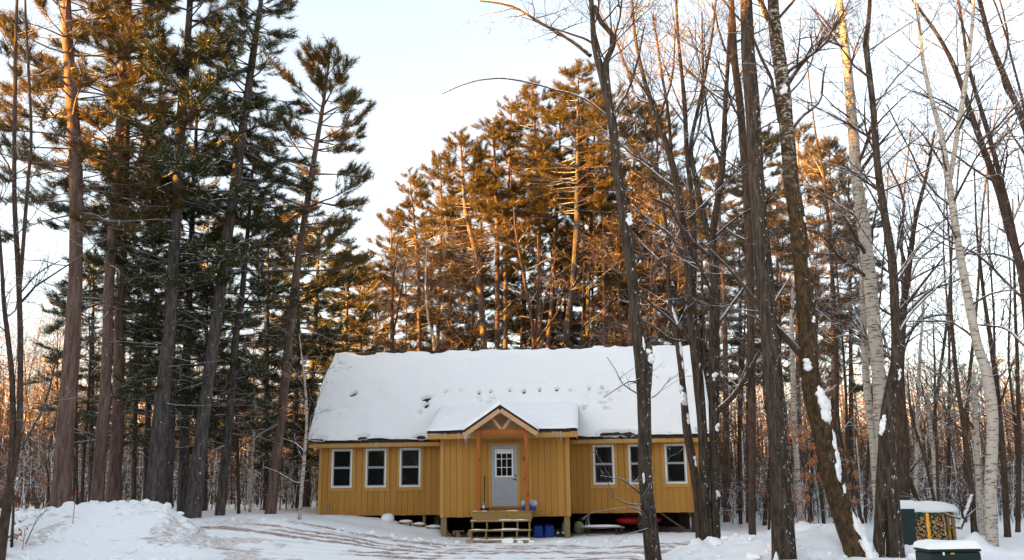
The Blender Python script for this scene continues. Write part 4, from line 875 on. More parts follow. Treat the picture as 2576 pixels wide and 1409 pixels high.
tree('mossy_birch', 'leaning mossy trunk with big snow patches along its right side', 'birch tree', 21.8,
     [[(2172, 1430, 84), (2150, 1370, 62), (2120, 1290, 54), (2092, 1203, 50), (2074, 1097, 52), (2047, 1000, 50), (2036, 919, 46), (2030, 838, 45), (2020, 700, 42), (2006, 560, 40), (1990, 466, 37), (1976, 316, 36), (1966, 200, 35), (1950, 80, 33), (1944, 0, 26)],
      [(1948, 70, 18), (1925, 30, 16), (1912, 0, 13)]], 'moss', 106,
     branches=[(1, (1992, 322, 9), (2020, 290, 8), (2048, 268, 7), (2066, 245, 6), (2070, 190, 5), (2078, 160, 3)), (-0.8, (1960, 310, 9), (1950, 260, 8), (1938, 200, 8), (1915, 150, 7), (1890, 90, 6), (1860, 55, 5), (1815, 0, 4)),
               (-0.8, (2012, 890, 20), (1985, 860, 17), (1950, 825, 15), (1915, 785, 12), (1885, 745, 9), (1840, 690, 7), (1790, 640, 5), (1745, 600, 3)), (1, (2050, 1000, 6), (2085, 985, 4), (2100, 970, 3)), (1.5, (1985, 200, 6), (2040, 120, 5), (2110, 60, 3)), (1, (1980, 240, 6), (2030, 170, 4), (2060, 60, 3))],
     auto=[(0, 11, 8, (1.2, 3), 3)], k=14,
     snow=[(0, 0.225, -45, 0.42, 0.22, 0.12), (0, 0.075, -48, 0.42, 0.13, 0.06), (0, 0.115, -48, 0.42, 0.13, 0.05), (0, 0.155, -45, 0.34, 0.11, 0.05), (0, 0.012, -45, 0.62, 0.34, 0.17), (0, 0.045, -48, 0.45, 0.17, 0.09), (0, 0.275, -120, 0.14, 0.13, 0.08), (0, 0.33, -60, 0.08, 0.07, 0.04), (0, 0.40, -50, 0.12, 0.06, 0.04), (0, 0.46, -50, 0.1, 0.05, 0.04), (0, 0.67, -110, 0.16, 0.12, 0.07), (1, 0.5, -70, 0.22, 0.12, 0.10)])
tree('white_birch', 'tall straight white birch with dark bands right of the mossy trunk', 'birch tree', 26.0,
     [[(2222, 1330, 30), (2215, 1100, 27), (2210, 960, 30), (2203, 867, 33), (2187, 706, 31), (2168, 546, 30), (2155, 450, 27), (2142, 289, 25), (2126, 128, 22), (2111, 0, 18)]], 'birch', 107,
     branches=[(1, (2130, 160, 4), (2150, 140, 3), (2160, 100, 2)), (-1, (2128, 120, 6), (2090, 105, 5), (2050, 90, 4), (1990, 100, 2)), (1, (2150, 410, 5), (2190, 380, 4), (2220, 340, 2)), (1.5, (2158, 470, 5), (2215, 400, 4), (2280, 330, 2)), (-1, (2145, 300, 5), (2100, 270, 4), (2060, 230, 2)), (1.5, (2200, 860, 5), (2240, 800, 4), (2290, 740, 3))], auto=[(0, 7, 14, (0.8, 2.6), 3)])
tree('white_birch', 'slim pinkish birch close behind the tall white birch', 'birch tree', 29.0, [[(2206, 1275, 18), (2198, 1142, 19), (2186, 1040, 18), (2176, 930, 17), (2170, 800, 15), (2166, 640, 11), (2160, 500, 7), (2150, 380, 3)]], 'birch', 108, auto=[(0, 6, 14, (0.8, 2.4), 3)])
tree('maple_tree', 'two legged dark maple right of the white birch', 'maple tree', 21.6,
     [[(2253, 1428, 40), (2242, 1250, 38), (2229, 1120, 40), (2233, 1030, 34), (2248, 940, 25), (2255, 867, 24), (2246, 674, 21), (2226, 546, 19), (2207, 417, 17), (2194, 257, 15), (2176, 110, 14)],
      [(2206, 1425, 32), (2214, 1300, 28), (2219, 1180, 28), (2224, 1090, 24)], [(2176, 118, 12), (2184, 60, 11), (2188, 0, 9)]], 'maple', 109,
     branches=[(1, (2230, 560, 7), (2190, 480, 5), (2150, 420, 3)), (1.5, (2210, 430, 7), (2260, 380, 5), (2330, 330, 3)), (2, (2196, 270, 6), (2250, 200, 5), (2330, 120, 3)), (2, (2256, 850, 8), (2300, 780, 6), (2360, 720, 5), (2420, 660, 3)), (1, (2255, 930, 8), (2230, 880, 6), (2200, 800, 4)), (1.5, (2250, 720, 7), (2300, 640, 6), (2370, 560, 4), (2440, 520, 3)), (1, (2180, 130, 5), (2240, 90, 4), (2320, 40, 2))],
     auto=[(0, 6, 14, (1.2, 3.2), 3)], snow=[(0, 0.235, -140, 0.22, 0.09, 0.08), (0, 0.33, -30, 0.12, 0.07, 0.05)])
tree('maple_tree', 'grey trunk rising straight up behind the firewood rack', 'maple tree', 27.5,
     [[(2273, 1300, 32), (2272, 1150, 30), (2266, 1020, 24), (2262, 938, 22), (2268, 838, 20), (2276, 740, 17), (2290, 640, 14), (2300, 560, 11), (2330, 440, 8), (2350, 330, 5)]], 'thin', 110,
     branches=[(1, (2272, 1180, 14), (2290, 1215, 13), (2312, 1275, 13)), (1.5, (2285, 690, 9), (2260, 600, 8), (2270, 500, 6), (2230, 400, 4)), (2, (2270, 800, 9), (2330, 740, 8), (2400, 710, 6), (2440, 690, 4)), (-1, (2270, 780, 8), (2330, 700, 6), (2370, 650, 4)), (1, (2266, 860, 8), (2320, 800, 7), (2390, 790, 5)), (2, (2275, 760, 8), (2310, 660, 6), (2380, 600, 4))], auto=[(0, 5, 22, (1.2, 3.4), 3)])
tree('golden_birch', 'forked golden lit birch near the right edge of the picture', 'birch tree', 22.4,
     [[(2496, 1385, 30), (2492, 1203, 28), (2496, 1040, 27), (2478, 930, 26), (2457, 867, 23), (2431, 726, 20), (2409, 610, 18), (2396, 514, 18), (2383, 437, 16), (2367, 334, 12), (2348, 270, 11), (2322, 160, 9), (2309, 32, 6), (2300, 0, 5)],
      [(2390, 450, 12), (2406, 340, 12), (2425, 225, 11), (2436, 140, 10), (2444, 83, 9), (2450, 0, 7)]], 'birch', 111,
     branches=[(1, (2455, 855, 7), (2400, 815, 6), (2340, 810, 5), (2270, 812, 3)), (-1, (2440, 770, 6), (2490, 740, 5), (2550, 730, 4)), (1, (2395, 520, 6), (2340, 470, 5), (2290, 380, 4), (2230, 260, 3)), (1, (2380, 430, 6), (2330, 350, 5), (2280, 300, 3)), (-1, (2410, 330, 6), (2440, 260, 5), (2450, 190, 3))], auto=[(0, 7, 18, (0.8, 2.8), 3), (1, 8, 10, (0.8, 2.4), 3)])
tree('maple_tree', 'dark double stem sweeping in from the right edge', 'maple tree', 23.5,
     [[(2625, 1400, 30), (2612, 1100, 28), (2590, 850, 25), (2570, 690, 22), (2540, 578, 20), (2508, 469, 18), (2476, 379, 16), (2438, 276, 14), (2399, 167, 12), (2354, 83, 9), (2296, 0, 6)],
      [(2560, 640, 14), (2535, 520, 13), (2505, 410, 12), (2470, 290, 11), (2440, 180, 9), (2420, 60, 7), (2410, 0, 5)]], 'thin', 112,
     branches=[(1, (2580, 760, 8), (2520, 700, 7), (2460, 640, 6), (2380, 600, 5), (2310, 560, 4)), (2, (2560, 660, 8), (2500, 640, 6), (2430, 640, 5), (2340, 600, 3)), (1, (2505, 460, 7), (2440, 420, 6), (2380, 380, 5), (2290, 360, 3)), (1, (2450, 310, 7), (2380, 260, 5), (2300, 230, 3)), (2, (2590, 880, 8), (2530, 830, 7), (2460, 820, 5)), (2, (2540, 570, 7), (2575, 480, 6), (2560, 380, 4))], auto=[(0, 6, 20, (1.2, 3.2), 3), (1, 8, 10, (1, 3), 3)])
tree('maple_tree', 'sunlit curving stem in the upper right corner', 'maple tree', 24.5,
     [[(2700, 1390, 30), (2690, 900, 26), (2640, 520, 21), (2585, 340, 17), (2540, 225, 15), (2495, 116, 14), (2463, 0, 11)]], 'thin', 113,
     branches=[(1, (2560, 270, 7), (2520, 200, 6), (2530, 100, 5), (2510, 0, 4)), (1, (2600, 380, 7), (2575, 260, 6), (2540, 120, 5), (2500, 0, 4))], auto=[(0, 9, 14, (1, 3), 3)])

# ---------------------------------------------------------------- left edge tree
tree('young_maple', 'bare young maple with two tall stems at the left edge', 'maple tree', 21.8,
     [[(4, 1360, 26), (22, 1240, 20), (32, 1121, 16), (30, 960, 13), (18, 838, 12), (8, 760, 10), (2, 640, 8), (-10, 500, 6)],
      [(20, 1250, 16), (44, 1121, 15), (50, 1000, 14), (52, 838, 13), (48, 700, 13), (40, 560, 12), (36, 440, 11), (38, 200, 9), (43, 0, 7)],
      [(50, 730, 10), (60, 600, 9), (72, 440, 8), (78, 340, 7), (68, 100, 6), (64, 0, 5)]], 'thin', 120,
     branches=[(1, (52, 1130, 7), (84, 1065, 6), (112, 1010, 5), (132, 940, 4), (152, 870, 3)), (-0.5, (54, 760, 6), (90, 720, 5), (150, 680, 4), (200, 645, 3), (270, 590, 2)), (0.6, (52, 735, 5), (90, 690, 4), (150, 655, 3)), (-0.5, (38, 470, 5), (20, 410, 4), (0, 380, 3)), (0.5, (12, 800, 5), (40, 780, 4), (52, 720, 3))],
     auto=[(0, 4, 8, (0.8, 2), 2), (1, 6, 14, (0.8, 2.4), 3), (2, 7, 8, (0.6, 1.8), 2)], ext=3)

# ---------------------------------------------------------------- thinner trees farther back, each traced
SG = 'slender bare trees in the woods behind'
def thin(label, Y, pts, seed, bark='thin', n=14, L=(0.7, 2.2), z=2.5, branches=(), cat='tree', name='slender_tree', lvl=2, group=SG): 
    return tree(name, label, cat, Y, [pts], bark, seed, auto=[(0, z, n, L, lvl)], group=group, k=7, branches=branches)
thin('crooked thin trunk between the mossy trunk and the white birch', 29, [(2128, 1260, 13), (2118, 1130, 12), (2105, 1040, 11), (2101, 838, 11), (2088, 642, 9), (2072, 450, 7), (2046, 308, 4), (2030, 150, 3)], 201, n=22, lvl=3)
thin('thin dark stem just left of the white birch foot', 30, [(2160, 1275, 9), (2150, 1223, 9), (2131, 1121, 8), (2128, 1000, 7), (2120, 880, 6), (2108, 740, 4), (2100, 600, 2)], 202)
thin('slender grey sapling with white bark right of the firewood', 27, [(2470, 1360, 16), (2462, 1243, 15), (2455, 1121, 14), (2450, 1020, 13), (2446, 947, 11)], 203, 'birch', 6, z=3)
thin('leaning slender trunk left of the forked golden birch', 25.5, [(2447, 1310, 15), (2443, 1230, 14), (2425, 1081, 13), (2409, 980, 11), (2398, 870, 10), (2392, 760, 8), (2390, 640, 5), (2380, 500, 3)], 204, n=18, branches=[(-0.6, (2446, 1245, 13), (2432, 1285, 13), (2413, 1330, 12))])
thin('broken topped birch stub above the firewood rack', 33, [(2354, 1270, 10), (2346, 1140, 10), (2336, 1050, 9), (2328, 1000, 9)], 205, 'birch', 4, z=4)
thin('white sapling rising over the firewood rack left half', 34, [(2303, 1270, 10), (2305, 1100, 10), (2308, 1000, 9), (2312, 900, 8), (2320, 800, 5), (2328, 700, 3)], 206, 'birch', 12)
thin('dark whip straight behind the firewood rack right half', 31, [(2360, 1275, 8), (2356, 1130, 7), (2352, 1030, 6), (2350, 900, 5), (2345, 780, 2)], 207)
thin('leaning dark whip crossing behind the firewood rack', 30, [(2353, 1275, 8), (2330, 1170, 7), (2305, 1090, 6), (2290, 1020, 5), (2282, 930, 3)], 208)
thin('dim trunk just right of the forked golden birch', 28, [(2533, 1330, 16), (2522, 1150, 15), (2510, 1000, 13), (2490, 850, 11), (2470, 700, 8), (2455, 560, 5), (2450, 420, 3)], 209, n=20, lvl=3)
thin('slim trunk at the far right edge of the woods', 30, [(2560, 1330, 12), (2562, 1100, 11), (2558, 900, 9), (2550, 700, 6), (2548, 500, 3)], 210, n=16)
thin('pale birch partly hidden by the leaning mossy trunk', 34, [(2010, 1290, 15), (2000, 1100, 15), (1994, 960, 14), (1990, 830, 12), (1992, 760, 10), (2000, 660, 6), (1996, 540, 3)], 211, 'birch', 12)
thin('dark forked stem over the roof left of the pine clump', 37, [(990, 1240, 9), (986, 884, 9), (985, 800, 8), (990, 700, 6), (1000, 600, 3)], 212, n=14, branches=[(0.5, (986, 860, 6), (1005, 760, 5), (1025, 660, 3))])
thin('pale bent birch whip over the roof left half', 38, [(1098, 1240, 7), (1092, 884, 7), (1076, 800, 6), (1070, 700, 5), (1074, 620, 2)], 213, 'birch', 8)
thin('many stemmed bare tree over the ridge under the tallest pine', 39, [(1345, 1240, 10), (1342, 873, 9), (1325, 740, 8), (1300, 600, 6), (1292, 520, 3)], 214, n=18, branches=[(0.6, (1345, 870, 7), (1352, 720, 6), (1350, 600, 4)), (0.6, (1348, 870, 7), (1375, 740, 5), (1400, 640, 3)), (-0.5, (1350, 860, 6), (1400, 790, 5), (1440, 720, 3))])
thin('small white birch with snowy limbs by the cabin left corner', 29.2, [(754, 1290, 9), (762, 1180, 9), (771, 1065, 7), (768, 980, 6), (760, 900, 4), (752, 840, 2)], 215, 'birch', 8, branches=[(0, (758, 1215, 6), (735, 1212, 5), (700, 1190, 4), (660, 1175, 2)), (0.4, (764, 1160, 4), (745, 1120, 3), (740, 1090, 2)), (0.4, (768, 1140, 5), (740, 1115, 4), (712, 1105, 3))])
thin('thin speckled birch between the slender pine and the red pine', 33, [(628, 1285, 8), (632, 1200, 8), (638, 1100, 7), (640, 1000, 6), (638, 900, 4), (640, 800, 2)], 216, 'birch', 8)
thin('dark thin trunk right of the leftmost thick pine', 29, [(190, 1285, 13), (190, 1150, 12), (188, 1000, 11), (186, 860, 7), (188, 740, 3)], 217)
thin('pair of thin stems between the two pinkish pines', 31, [(205, 1285, 9), (212, 1130, 8), (222, 1020, 7), (226, 900, 5), (224, 780, 2)], 218)
thin('slim dark stem left of the leaning red pine', 32, [(600, 1290, 9), (598, 1130, 8), (594, 1000, 7), (600, 880, 3)], 219)
FARL = ['thin bare stem over the roof just left of the forked maple', 'bare stem rising right of the forked maple over the roof', 'dim bare stem behind the snow plastered trunk', 'bare stem behind the left stem of the twin maple', 'bare stem left of the thick straight trunk', 'bare stem close beside the thick straight trunk left side', 'bare stem just right of the thick straight trunk', 'bare stem behind the mossy trunk upper half', 'bare stem left of the crooked thin trunk', 'bare stem right of the white birch, leaning right', 'bare tree leaning right behind the firewood rack trunk', 'bare tree leaning right over the firewood snow cap', 'bare upright stem left of the forked golden birch', 'bare tree leaning far right behind the golden birch', 'bare stem leaning left beside the golden birch foot', 'bare stem near the right picture edge, leaning left', 'thin bare stem between the left edge maple and thick pine', 'bare stem leaning right before the leftmost thick pine', 'bare stem seen between the pinkish pines', 'bare stem between the slender pine and leaning red pine', 'bare stem over the roof left end in the sunlit gap', 'bare stem over the roof beside the dark forked stem', 'thin bare stem left of the curving red pine', 'thin bare stem right behind the curving red pine', 'bare stem leaning right under the tallest pine', 'bare stem leaning left across the forked maple']
for k, (x, y0, xt, yt, w, Y) in enumerate([(1560, 1230, 1556, 600, 9, 41), (1608, 1230, 1650, 560, 9, 40), (1700, 1230, 1705, 520, 10, 38), (1790, 1285, 1760, 600, 9, 36), (1860, 1275, 1872, 620, 9, 37), (1925, 1280, 1925, 640, 10, 36), (1955, 1280, 1975, 560, 9, 40), (2040, 1275, 2060, 520, 9, 39), (2070, 1270, 2050, 640, 8, 37), (2180, 1270, 2230, 420, 9, 38), (2240, 1270, 2290, 300, 11, 36), (2330, 1265, 2420, 330, 11, 40), (2390, 1265, 2380, 420, 9, 42), (2420, 1270, 2500, 240, 11, 38), (2510, 1280, 2480, 380, 9, 42), (2555, 1290, 2530, 520, 9, 41), (90, 1270, 60, 880, 8, 42), (120, 1270, 150, 820, 9, 38), (225, 1275, 250, 840, 8, 44), (650, 1280, 665, 800, 8, 44), (900, 1240, 915, 700, 8, 45), (1020, 1240, 1018, 640, 8, 42), (1150, 1240, 1140, 700, 7, 41), (1180, 1240, 1190, 640, 8, 40), (1430, 1240, 1470, 660, 8, 39), (1625, 1240, 1560, 480, 8, 44)]):
    rx = np.random.default_rng(400 + k); pts = [(x + (xt - x) * t + rx.normal(0, 5), y0 + (yt - y0) * t, w * (1 - 0.75 * t)) for t in (0, 0.25, 0.5, 0.75, 1)]
    thin(FARL[k], Y, pts, 300 + k, n=30, L=(0.9, 2.8), z=3.0, group='slender brown trees far back in the woods', lvl=2)

# ---------------------------------------------------------------- woods as masses
def saplings(name, label, spots, hr, mat, seed, tw=18, tl=(0.5, 1.5), w0=0.035, ww=0.011, spread=(0.25, 0.8), low=0.15):
    rng = np.random.default_rng(seed); n = len(spots); b = Buf()
    x, y = spots[:, 0], spots[:, 1]; z = ground_h(x, y, False) - 0.1; h = rng.uniform(*hr, n) * (0.75 + 0.5 * vnoise(x * 0.08, y * 0.08))
    lean = rng.normal(0, 0.05, (n, 2)); base = np.stack([x, y, z], -1); top = base + np.stack([lean[:, 0] * h, lean[:, 1] * h, h], -1)
    mid = (base + top) / 2 + np.concatenate([rng.normal(0, 0.12, (n, 2)), np.zeros((n, 1))], 1)
    for a, c, ra, rc in ((base, mid, 1.0, 0.65), (mid, top, 0.65, 0.12)):
        r = (w0 * (0.5 + rng.random(n)))[:, None]
        ang = np.array([0, 2.1, 4.2]); ring = np.stack([np.cos(ang), np.sin(ang), 0 * ang], -1)
        V = np.concatenate([a[:, None] + ring * (r * ra)[:, None], c[:, None] + ring * (r * rc)[:, None]], 1)
        i = np.arange(n)[:, None, None] * 6; q = np.array([[0, 1, 4, 3], [1, 2, 5, 4], [2, 0, 3, 5]])[None] + i
        b.add(V.reshape(-1, 3), q=q.reshape(-1, 4))
    t = rng.uniform(low, 1, (n, tw, 1)) ** 0.8; p = base[:, None] + (mid - base)[:, None] * np.clip(t * 2, 0, 1) + (top - mid)[:, None] * np.clip(t * 2 - 1, 0, 1)
    az = rng.uniform(0, 2 * math.pi, (n, tw, 1)); el = rng.uniform(spread[0], spread[1], (n, tw, 1)) + rng.normal(0, 0.2, (n, tw, 1))
    d = np.concatenate([np.cos(az) * np.cos(el), np.sin(az) * np.cos(el), np.sin(el)], -1); L = rng.uniform(*tl, (n, tw, 1)) * (1.25 - 0.7 * t) * (h / np.mean(h))[:, None, None]
    def blades(p, d, L, w):
        s = norm(np.cross(d, rng.normal(size=d.shape))) * w
        V = np.stack([p - s, p + s, p + d * L], -2).reshape(-1, 3); b.add(V, t=np.arange(len(V)).reshape(-1, 3))
    blades(p, d, L, ww)
    for k in range(3):
        u = rng.uniform(0.3, 0.95, L.shape); blades(p + d * L * u, norm(d + rng.normal(0, 0.5, d.shape)), L * rng.uniform(0.3, 0.55, L.shape), ww * 0.65)
    return tag(link(name, b.mesh(name, [M[mat]], smooth=False)), label, 'woods', kind='stuff')
rg = np.random.default_rng(77)
def spots(n, y0, y1, f0, f1, clear=True):
    Y = rg.uniform(y0 ** 2, y1 ** 2, n) ** 0.5; X = rg.uniform(f0, f1, n) * Y
    hx = (X - HO[0]) * HE[0] + (Y - HO[1]) * HE[1]; hb = (X - HO[0]) * HD[0] + (Y - HO[1]) * HD[1]
    k = ~((np.abs(hx) < 8) & (hb > -3) & (hb < 9.5)); return np.stack([X, Y], -1)[k]
saplings('far_woods', 'dense brown bare woods far behind the cabin', spots(3500, 60, 125, -0.75, 0.75), (7, 13), 'twig', 1, 12, (0.9, 2.3), 0.07, 0.026)
saplings('middle_woods', 'tangled bare saplings in the woods behind the cabin', spots(2000, 42, 64, -0.72, 0.72), (3.0, 8), 'twig', 2, 14, (0.6, 1.6), 0.035, 0.018)
saplings('clump_woods', 'tall bare saplings crowding the pines behind the roof', spots(420, 46, 62, -0.16, 0.22), (7, 12), 'twig', 5, 22, (0.8, 1.9), 0.04, 0.013)
saplings('undergrowth', 'snow dusted low brush under the trees', spots(2900, 34.5, 60, -0.68, 0.68), (0.9, 2.8), 'brush', 3, 15, (0.35, 1.0), 0.016, 0.009, (0.1, 1.0))
def shade_ring():
    """unseen evergreen woods round the clearing, added and shaped to shade it: left, behind the viewer and right"""
    rng = np.random.default_rng(9); b = Buf(); T = []
    for k in range(330):
        a = math.radians(rng.uniform(222, 395)); r = rng.uniform(34, 54) + 26 * math.sin(max(0.0, min(math.pi, (a - math.pi * 1.2) / 0.75)))
        x, y = r * math.cos(a), r * math.sin(a) + 8
        if y > 2 and abs(x) < 0.62 * y + 9: continue
        T.append((x, y, rng.uniform(9.5, 14)))
    for k in range(330):
        x, y = rng.uniform(-52, -29), rng.uniform(-14, 48)
        if abs(x) < 0.62 * y + 7: continue
        T.append((x, y, rng.uniform(10.0, 12.5) + 3.0 * (1 - float(S((y - 19) / 4))) + 5.0 * (1 - float(S((y - 6) / 7))) - 7.0 * float(S((y - 22) / 4))))  # unseen belt on the sun side; heights shaped to shade cabin and trunks
    for k in range(240):
        x, y = rng.uniform(-112, -66), rng.uniform(15, 125)
        if abs(x) < 0.62 * y + 7: continue
        T.append((x, y, rng.uniform(8.5, 11.0)))  # second unseen belt, added to keep low sun off the far left woods
    for x, y, h in T:
        z = gz(x, y) - 0.2
        tube(b, [(x, y, z), (x + rng.normal(0, .2), y, z + h * 0.5), (x + rng.normal(0, .3), y, z + h)], [0.2, 0.13, 0.03], 5)
        n = 140; t = rng.uniform(0.03, 1, n); rr = (1.08 - t) ** 0.6 * 2.6 * np.sqrt(rng.random(n)); a = rng.uniform(0, 6.283, n)
        p = np.stack([x + rr * np.cos(a), y + rr * np.sin(a), z + h * t], -1); d = norm(np.stack([np.cos(a), np.sin(a), rng.normal(-0.1, 0.4, n)], -1)); s = norm(np.cross(d, rng.normal(size=d.shape)))
        V = np.stack([p - s * 0.36, p + s * 0.36, p + d * 1.1], 1).reshape(-1, 3); b.add(V, t=np.arange(len(V)).reshape(-1, 3))
    tag(link('unseen_shade_woods', b.mesh('unseen_shade_woods', [M['ring']], smooth=False)), 'unseen evergreen woods added round the clearing to shade it', 'woods', kind='stuff')
shade_ring()

# beech saplings that kept their copper leaves
def beech(label, Y, x, y0, y1, n, seed, wd=70):
    rng = np.random.default_rng(seed); tb, lb = Buf(), Buf()
    P, R = px_path([(x, y0, 7), (x + 4, (y0 + y1) / 2, 5), (x - 4, y1, 2)], Y); P, R = stem(tb, P, R, rng, 6, 0.01, False); base = P[0].copy()
    pts = []
    for _ in range(26):
        i = rng.integers(len(P) // 4, len(P)); a = rng.uniform(0, 6.28); L = rng.uniform(0.3, 1.0) * wd / 70; d = norm(np.array([math.cos(a), math.sin(a), rng.normal(0.25, 0.25)]))
        Q = np.stack([P[min(i, len(P) - 1)] + d * L * u + np.array([0, 0, -0.12 * u * u]) for u in np.linspace(0, 1, 5)]); tube(tb, Q, np.linspace(0.007, 0.003, 5), 3)
        for u in rng.uniform(0.25, 1, n // 26): pts.append(Q[int(u * 4)] + rng.normal(0, 0.05, 3))
    pts = np.array(pts); m = len(pts); d = norm(np.stack([rng.normal(0, 0.5, m), rng.normal(0, 0.5, m), -np.abs(rng.normal(0.8, 0.4, m))], -1)); s = norm(np.cross(d, rng.normal(size=d.shape)))
    V = np.stack([pts, pts + d * 0.05 + s * 0.025, pts + d * 0.11, pts + d * 0.05 - s * 0.025], 1).reshape(-1, 3); lb.add(V, q=np.arange(len(V)).reshape(-1, 4))
    root = tag(empty('beech_sapling', tuple(base)), label, 'sapling'); link('trunk', tb.mesh('trunk', [M['thin']], base), root); link('leaves', lb.mesh('leaves', [M['beech']], base, smooth=False), root)
beech('copper leaved beech sapling between the thick straight and mossy trunks', 24.6, 2032, 1375, 1090, 620, 61, 80)
beech('small copper leaved sapling behind the mossy trunk', 28, 2140, 1290, 1160, 160, 62, 50)
beech('copper leaved sapling over the snow left of the thick straight trunk', 33, 1935, 1290, 980, 420, 63, 110)
beech('leafy twig clump at the foot of the left edge maple', 22.5, 30, 1350, 1150, 130, 64, 45)
beech('rust leaved sapling among the left pines', 33, 118, 1285, 1150, 260, 65, 80)

# ---------------------------------------------------------------- firewood rack
FY = 25.4
fb = at(2345, 1362, FY); fg = fb[2]
s1 = axial(fb) / F
def fx(x): return at(x, 1362, FY)[0]
def fz(y, x=2345): return at(x, y, FY)[2]
rack = tag(empty('firewood_rack', (fx(2345), FY, fg)), 'wooden firewood rack with green side sheets under thick snow', 'firewood rack')
o0 = np.array([fx(2345), FY, fg])
def rb(name, mat, x0, x1, y0, y1, z0, z1, par=None, bev=0.006): return bpart(name, par or rack, M[mat], (x0 - o0[0], x1 - o0[0], y0, y1, z0 - fg, z1 - fg), bev=bev)
xl, xr, zt = fx(2302), fx(2386), fz(1288)
rb('rail', 'pier', xl - 0.05, xr + 0.25, 0.0, 0.09, fg - 0.12, fg - 0.02); rb('rail', 'pier', xl - 0.05, xr + 0.25, 0.35, 0.44, fg - 0.12, fg - 0.02)
for xa, y in ((xr + 0.02, 0.0), (xr + 0.15, 0.0), (xr + 0.02, 0.36), (xr + 0.15, 0.36)): rb('post', 'treated', xa, xa + 0.075, y, y + 0.08, fg - 0.02, zt + 0.0)
rb('cross_piece', 'treated', xr + 0.0, xr + 0.25, -0.035, -0.002, fz(1331), fz(1325))
rb('side_sheet', 'green', xr + 0.235, xr + 0.25, 0.1, 0.5, fg - 0.1, zt - 0.35, bev=0)
# the dark green sheet at the left end, slanting towards the viewer
b = Buf(); v = [at(2264, 1283, 25.2), at(2300, 1283, 25.2), at(2309, 1420, 23.6), at(2281, 1420, 23.6)]
v = [p - o0 for p in v]; v += [p + np.array([0, 0.04, 0.03]) for p in v]
b.add(v, q=[[0, 3, 2, 1], [4, 5, 6, 7], [0, 1, 5, 4], [1, 2, 6, 5], [2, 3, 7, 6], [3, 0, 4, 7]]); link('side_sheet', b.mesh('side_sheet', [M['green']], smooth=False), rack)
rb('roof_board', 'pier', fx(2258), xr + 0.26, -0.08, 0.62, zt + 0.005, zt + 0.035)
def rack_snow():
    n, m = 40, 18; X = np.linspace(fx(2256), xr + 0.30, n); Yy = np.linspace(-0.14, 0.68, m); V = []
    for side in (1, 0):
        for x in X:
            for y in Yy:
                u = (x - X[0]) / (X[-1] - X[0]); e = min(1, u / 0.08, (1 - u) / 0.14, (y + 0.14) / 0.10, (0.68 - y) / 0.1)
                t = 0.03 + 0.24 * (1 - 0.35 * u) * math.sqrt(max(0, 1 - (1 - max(0, e)) ** 2)) * (0.8 + 0.5 * float(fbm(x * 2.2, y * 2 + 8, 3)))
                zz = zt + 0.037 - 0.03 * 0 + (t if side else -0.01 - 0.05 * float(vnoise(x * 5, y * 3)) * (0 if 0 < y < 0.6 else 1))
                V.append((x - o0[0], y, zz - fg))
    b = Buf(); i, j = np.meshgrid(np.arange(n - 1), np.arange(m - 1), indexing='ij'); q = np.stack([i * m + j, (i + 1) * m + j, (i + 1) * m + j + 1, i * m + j + 1], -1).reshape(-1, 4)
    N = n * m; edge = [r * m for r in range(n)] + [(n - 1) * m + c for c in range(1, m)] + [r * m + m - 1 for r in range(n - 2, -1, -1)] + [c for c in range(m - 2, 0, -1)]
    sk = [[edge[k], edge[(k + 1) % len(edge)], edge[(k + 1) % len(edge)] + N, edge[k] + N] for k in range(len(edge))]
    b.add(V, q=np.concatenate([q, q[:, ::-1] + N, np.array(sk)[:, ::-1]])); link('snow_cap', b.mesh('snow_cap', [M['snow']]), rack)
rack_snow()
b = Buf()
for k, (xa, xb, dz) in enumerate(((2296, 2318, 0.17), (2314, 2328, 0.12), (2348, 2362, 0.14))):
    x0, x1 = fx(xa) - o0[0], fx(xb) - o0[0]; xs = np.linspace(x0, x1, 9); top = np.full(9, zt - fg + 0.02); bot = top - dz * (0.4 + 0.6 * np.sin(np.linspace(0.3, 2.9, 9))) + 0.03 * np.sin(np.arange(9) * 2.1)
    yy = -0.10 - 0.03 * np.sin(np.arange(9) * 1.7)
    V = np.concatenate([np.stack([xs, yy + 0.05, top], -1), np.stack([xs, yy, bot], -1), np.stack([xs, yy + 0.07, top], -1), np.stack([xs, yy + 0.02, bot], -1)])
    q = [[i, i + 1, 10 + i, 9 + i] for i in range(8)] + [[18 + i, 27 + i, 28 + i, 19 + i] for i in range(8)]; b.add(V, q=q)
link('tarp', b.mesh('tarp', [M['tarp']]), rack)
# logs
rl = np.random.default_rng(21); placed = []
def log_mesh(r, seed):
    rr = np.random.default_rng(seed); b = Buf(); k = 11; a = np.arange(k) * 2 * math.pi / k; rad = r * (1 + rr.normal(0, 0.05, k))
    ring = np.stack([np.cos(a) * rad, 0 * a, np.sin(a) * rad], -1); f, g = ring.copy(), ring + np.array([0, 0.42, 0])
    b.add(np.concatenate([f, g]), q=[[i, i + k, (i + 1) % k + k, (i + 1) % k] for i in range(k)], m=0)
    c = np.concatenate([f * 0.97 - np.array([0, 0.004, 0]), [[0, -0.006, 0]]]); b.add(c, t=[[i, (i + 1) % k, k] for i in range(k)], m=1)
    return b.mesh('firewood_log', [M['logbark'], M['logend']], smooth=False)
lm = {}
for it in range(6000):
    r = rl.choice([0.062, 0.054, 0.046, 0.038, 0.030]) if it < 3500 else rl.choice([0.038, 0.030, 0.024]); x = rl.uniform(xl + r, xr - r); z = rl.uniform(fg - 0.01 + r, zt - 0.01 - r)
    if all(math.hypot(x - a, z - c) > (r + q) * 0.985 for a, c, q in placed): placed.append((x, z, r))
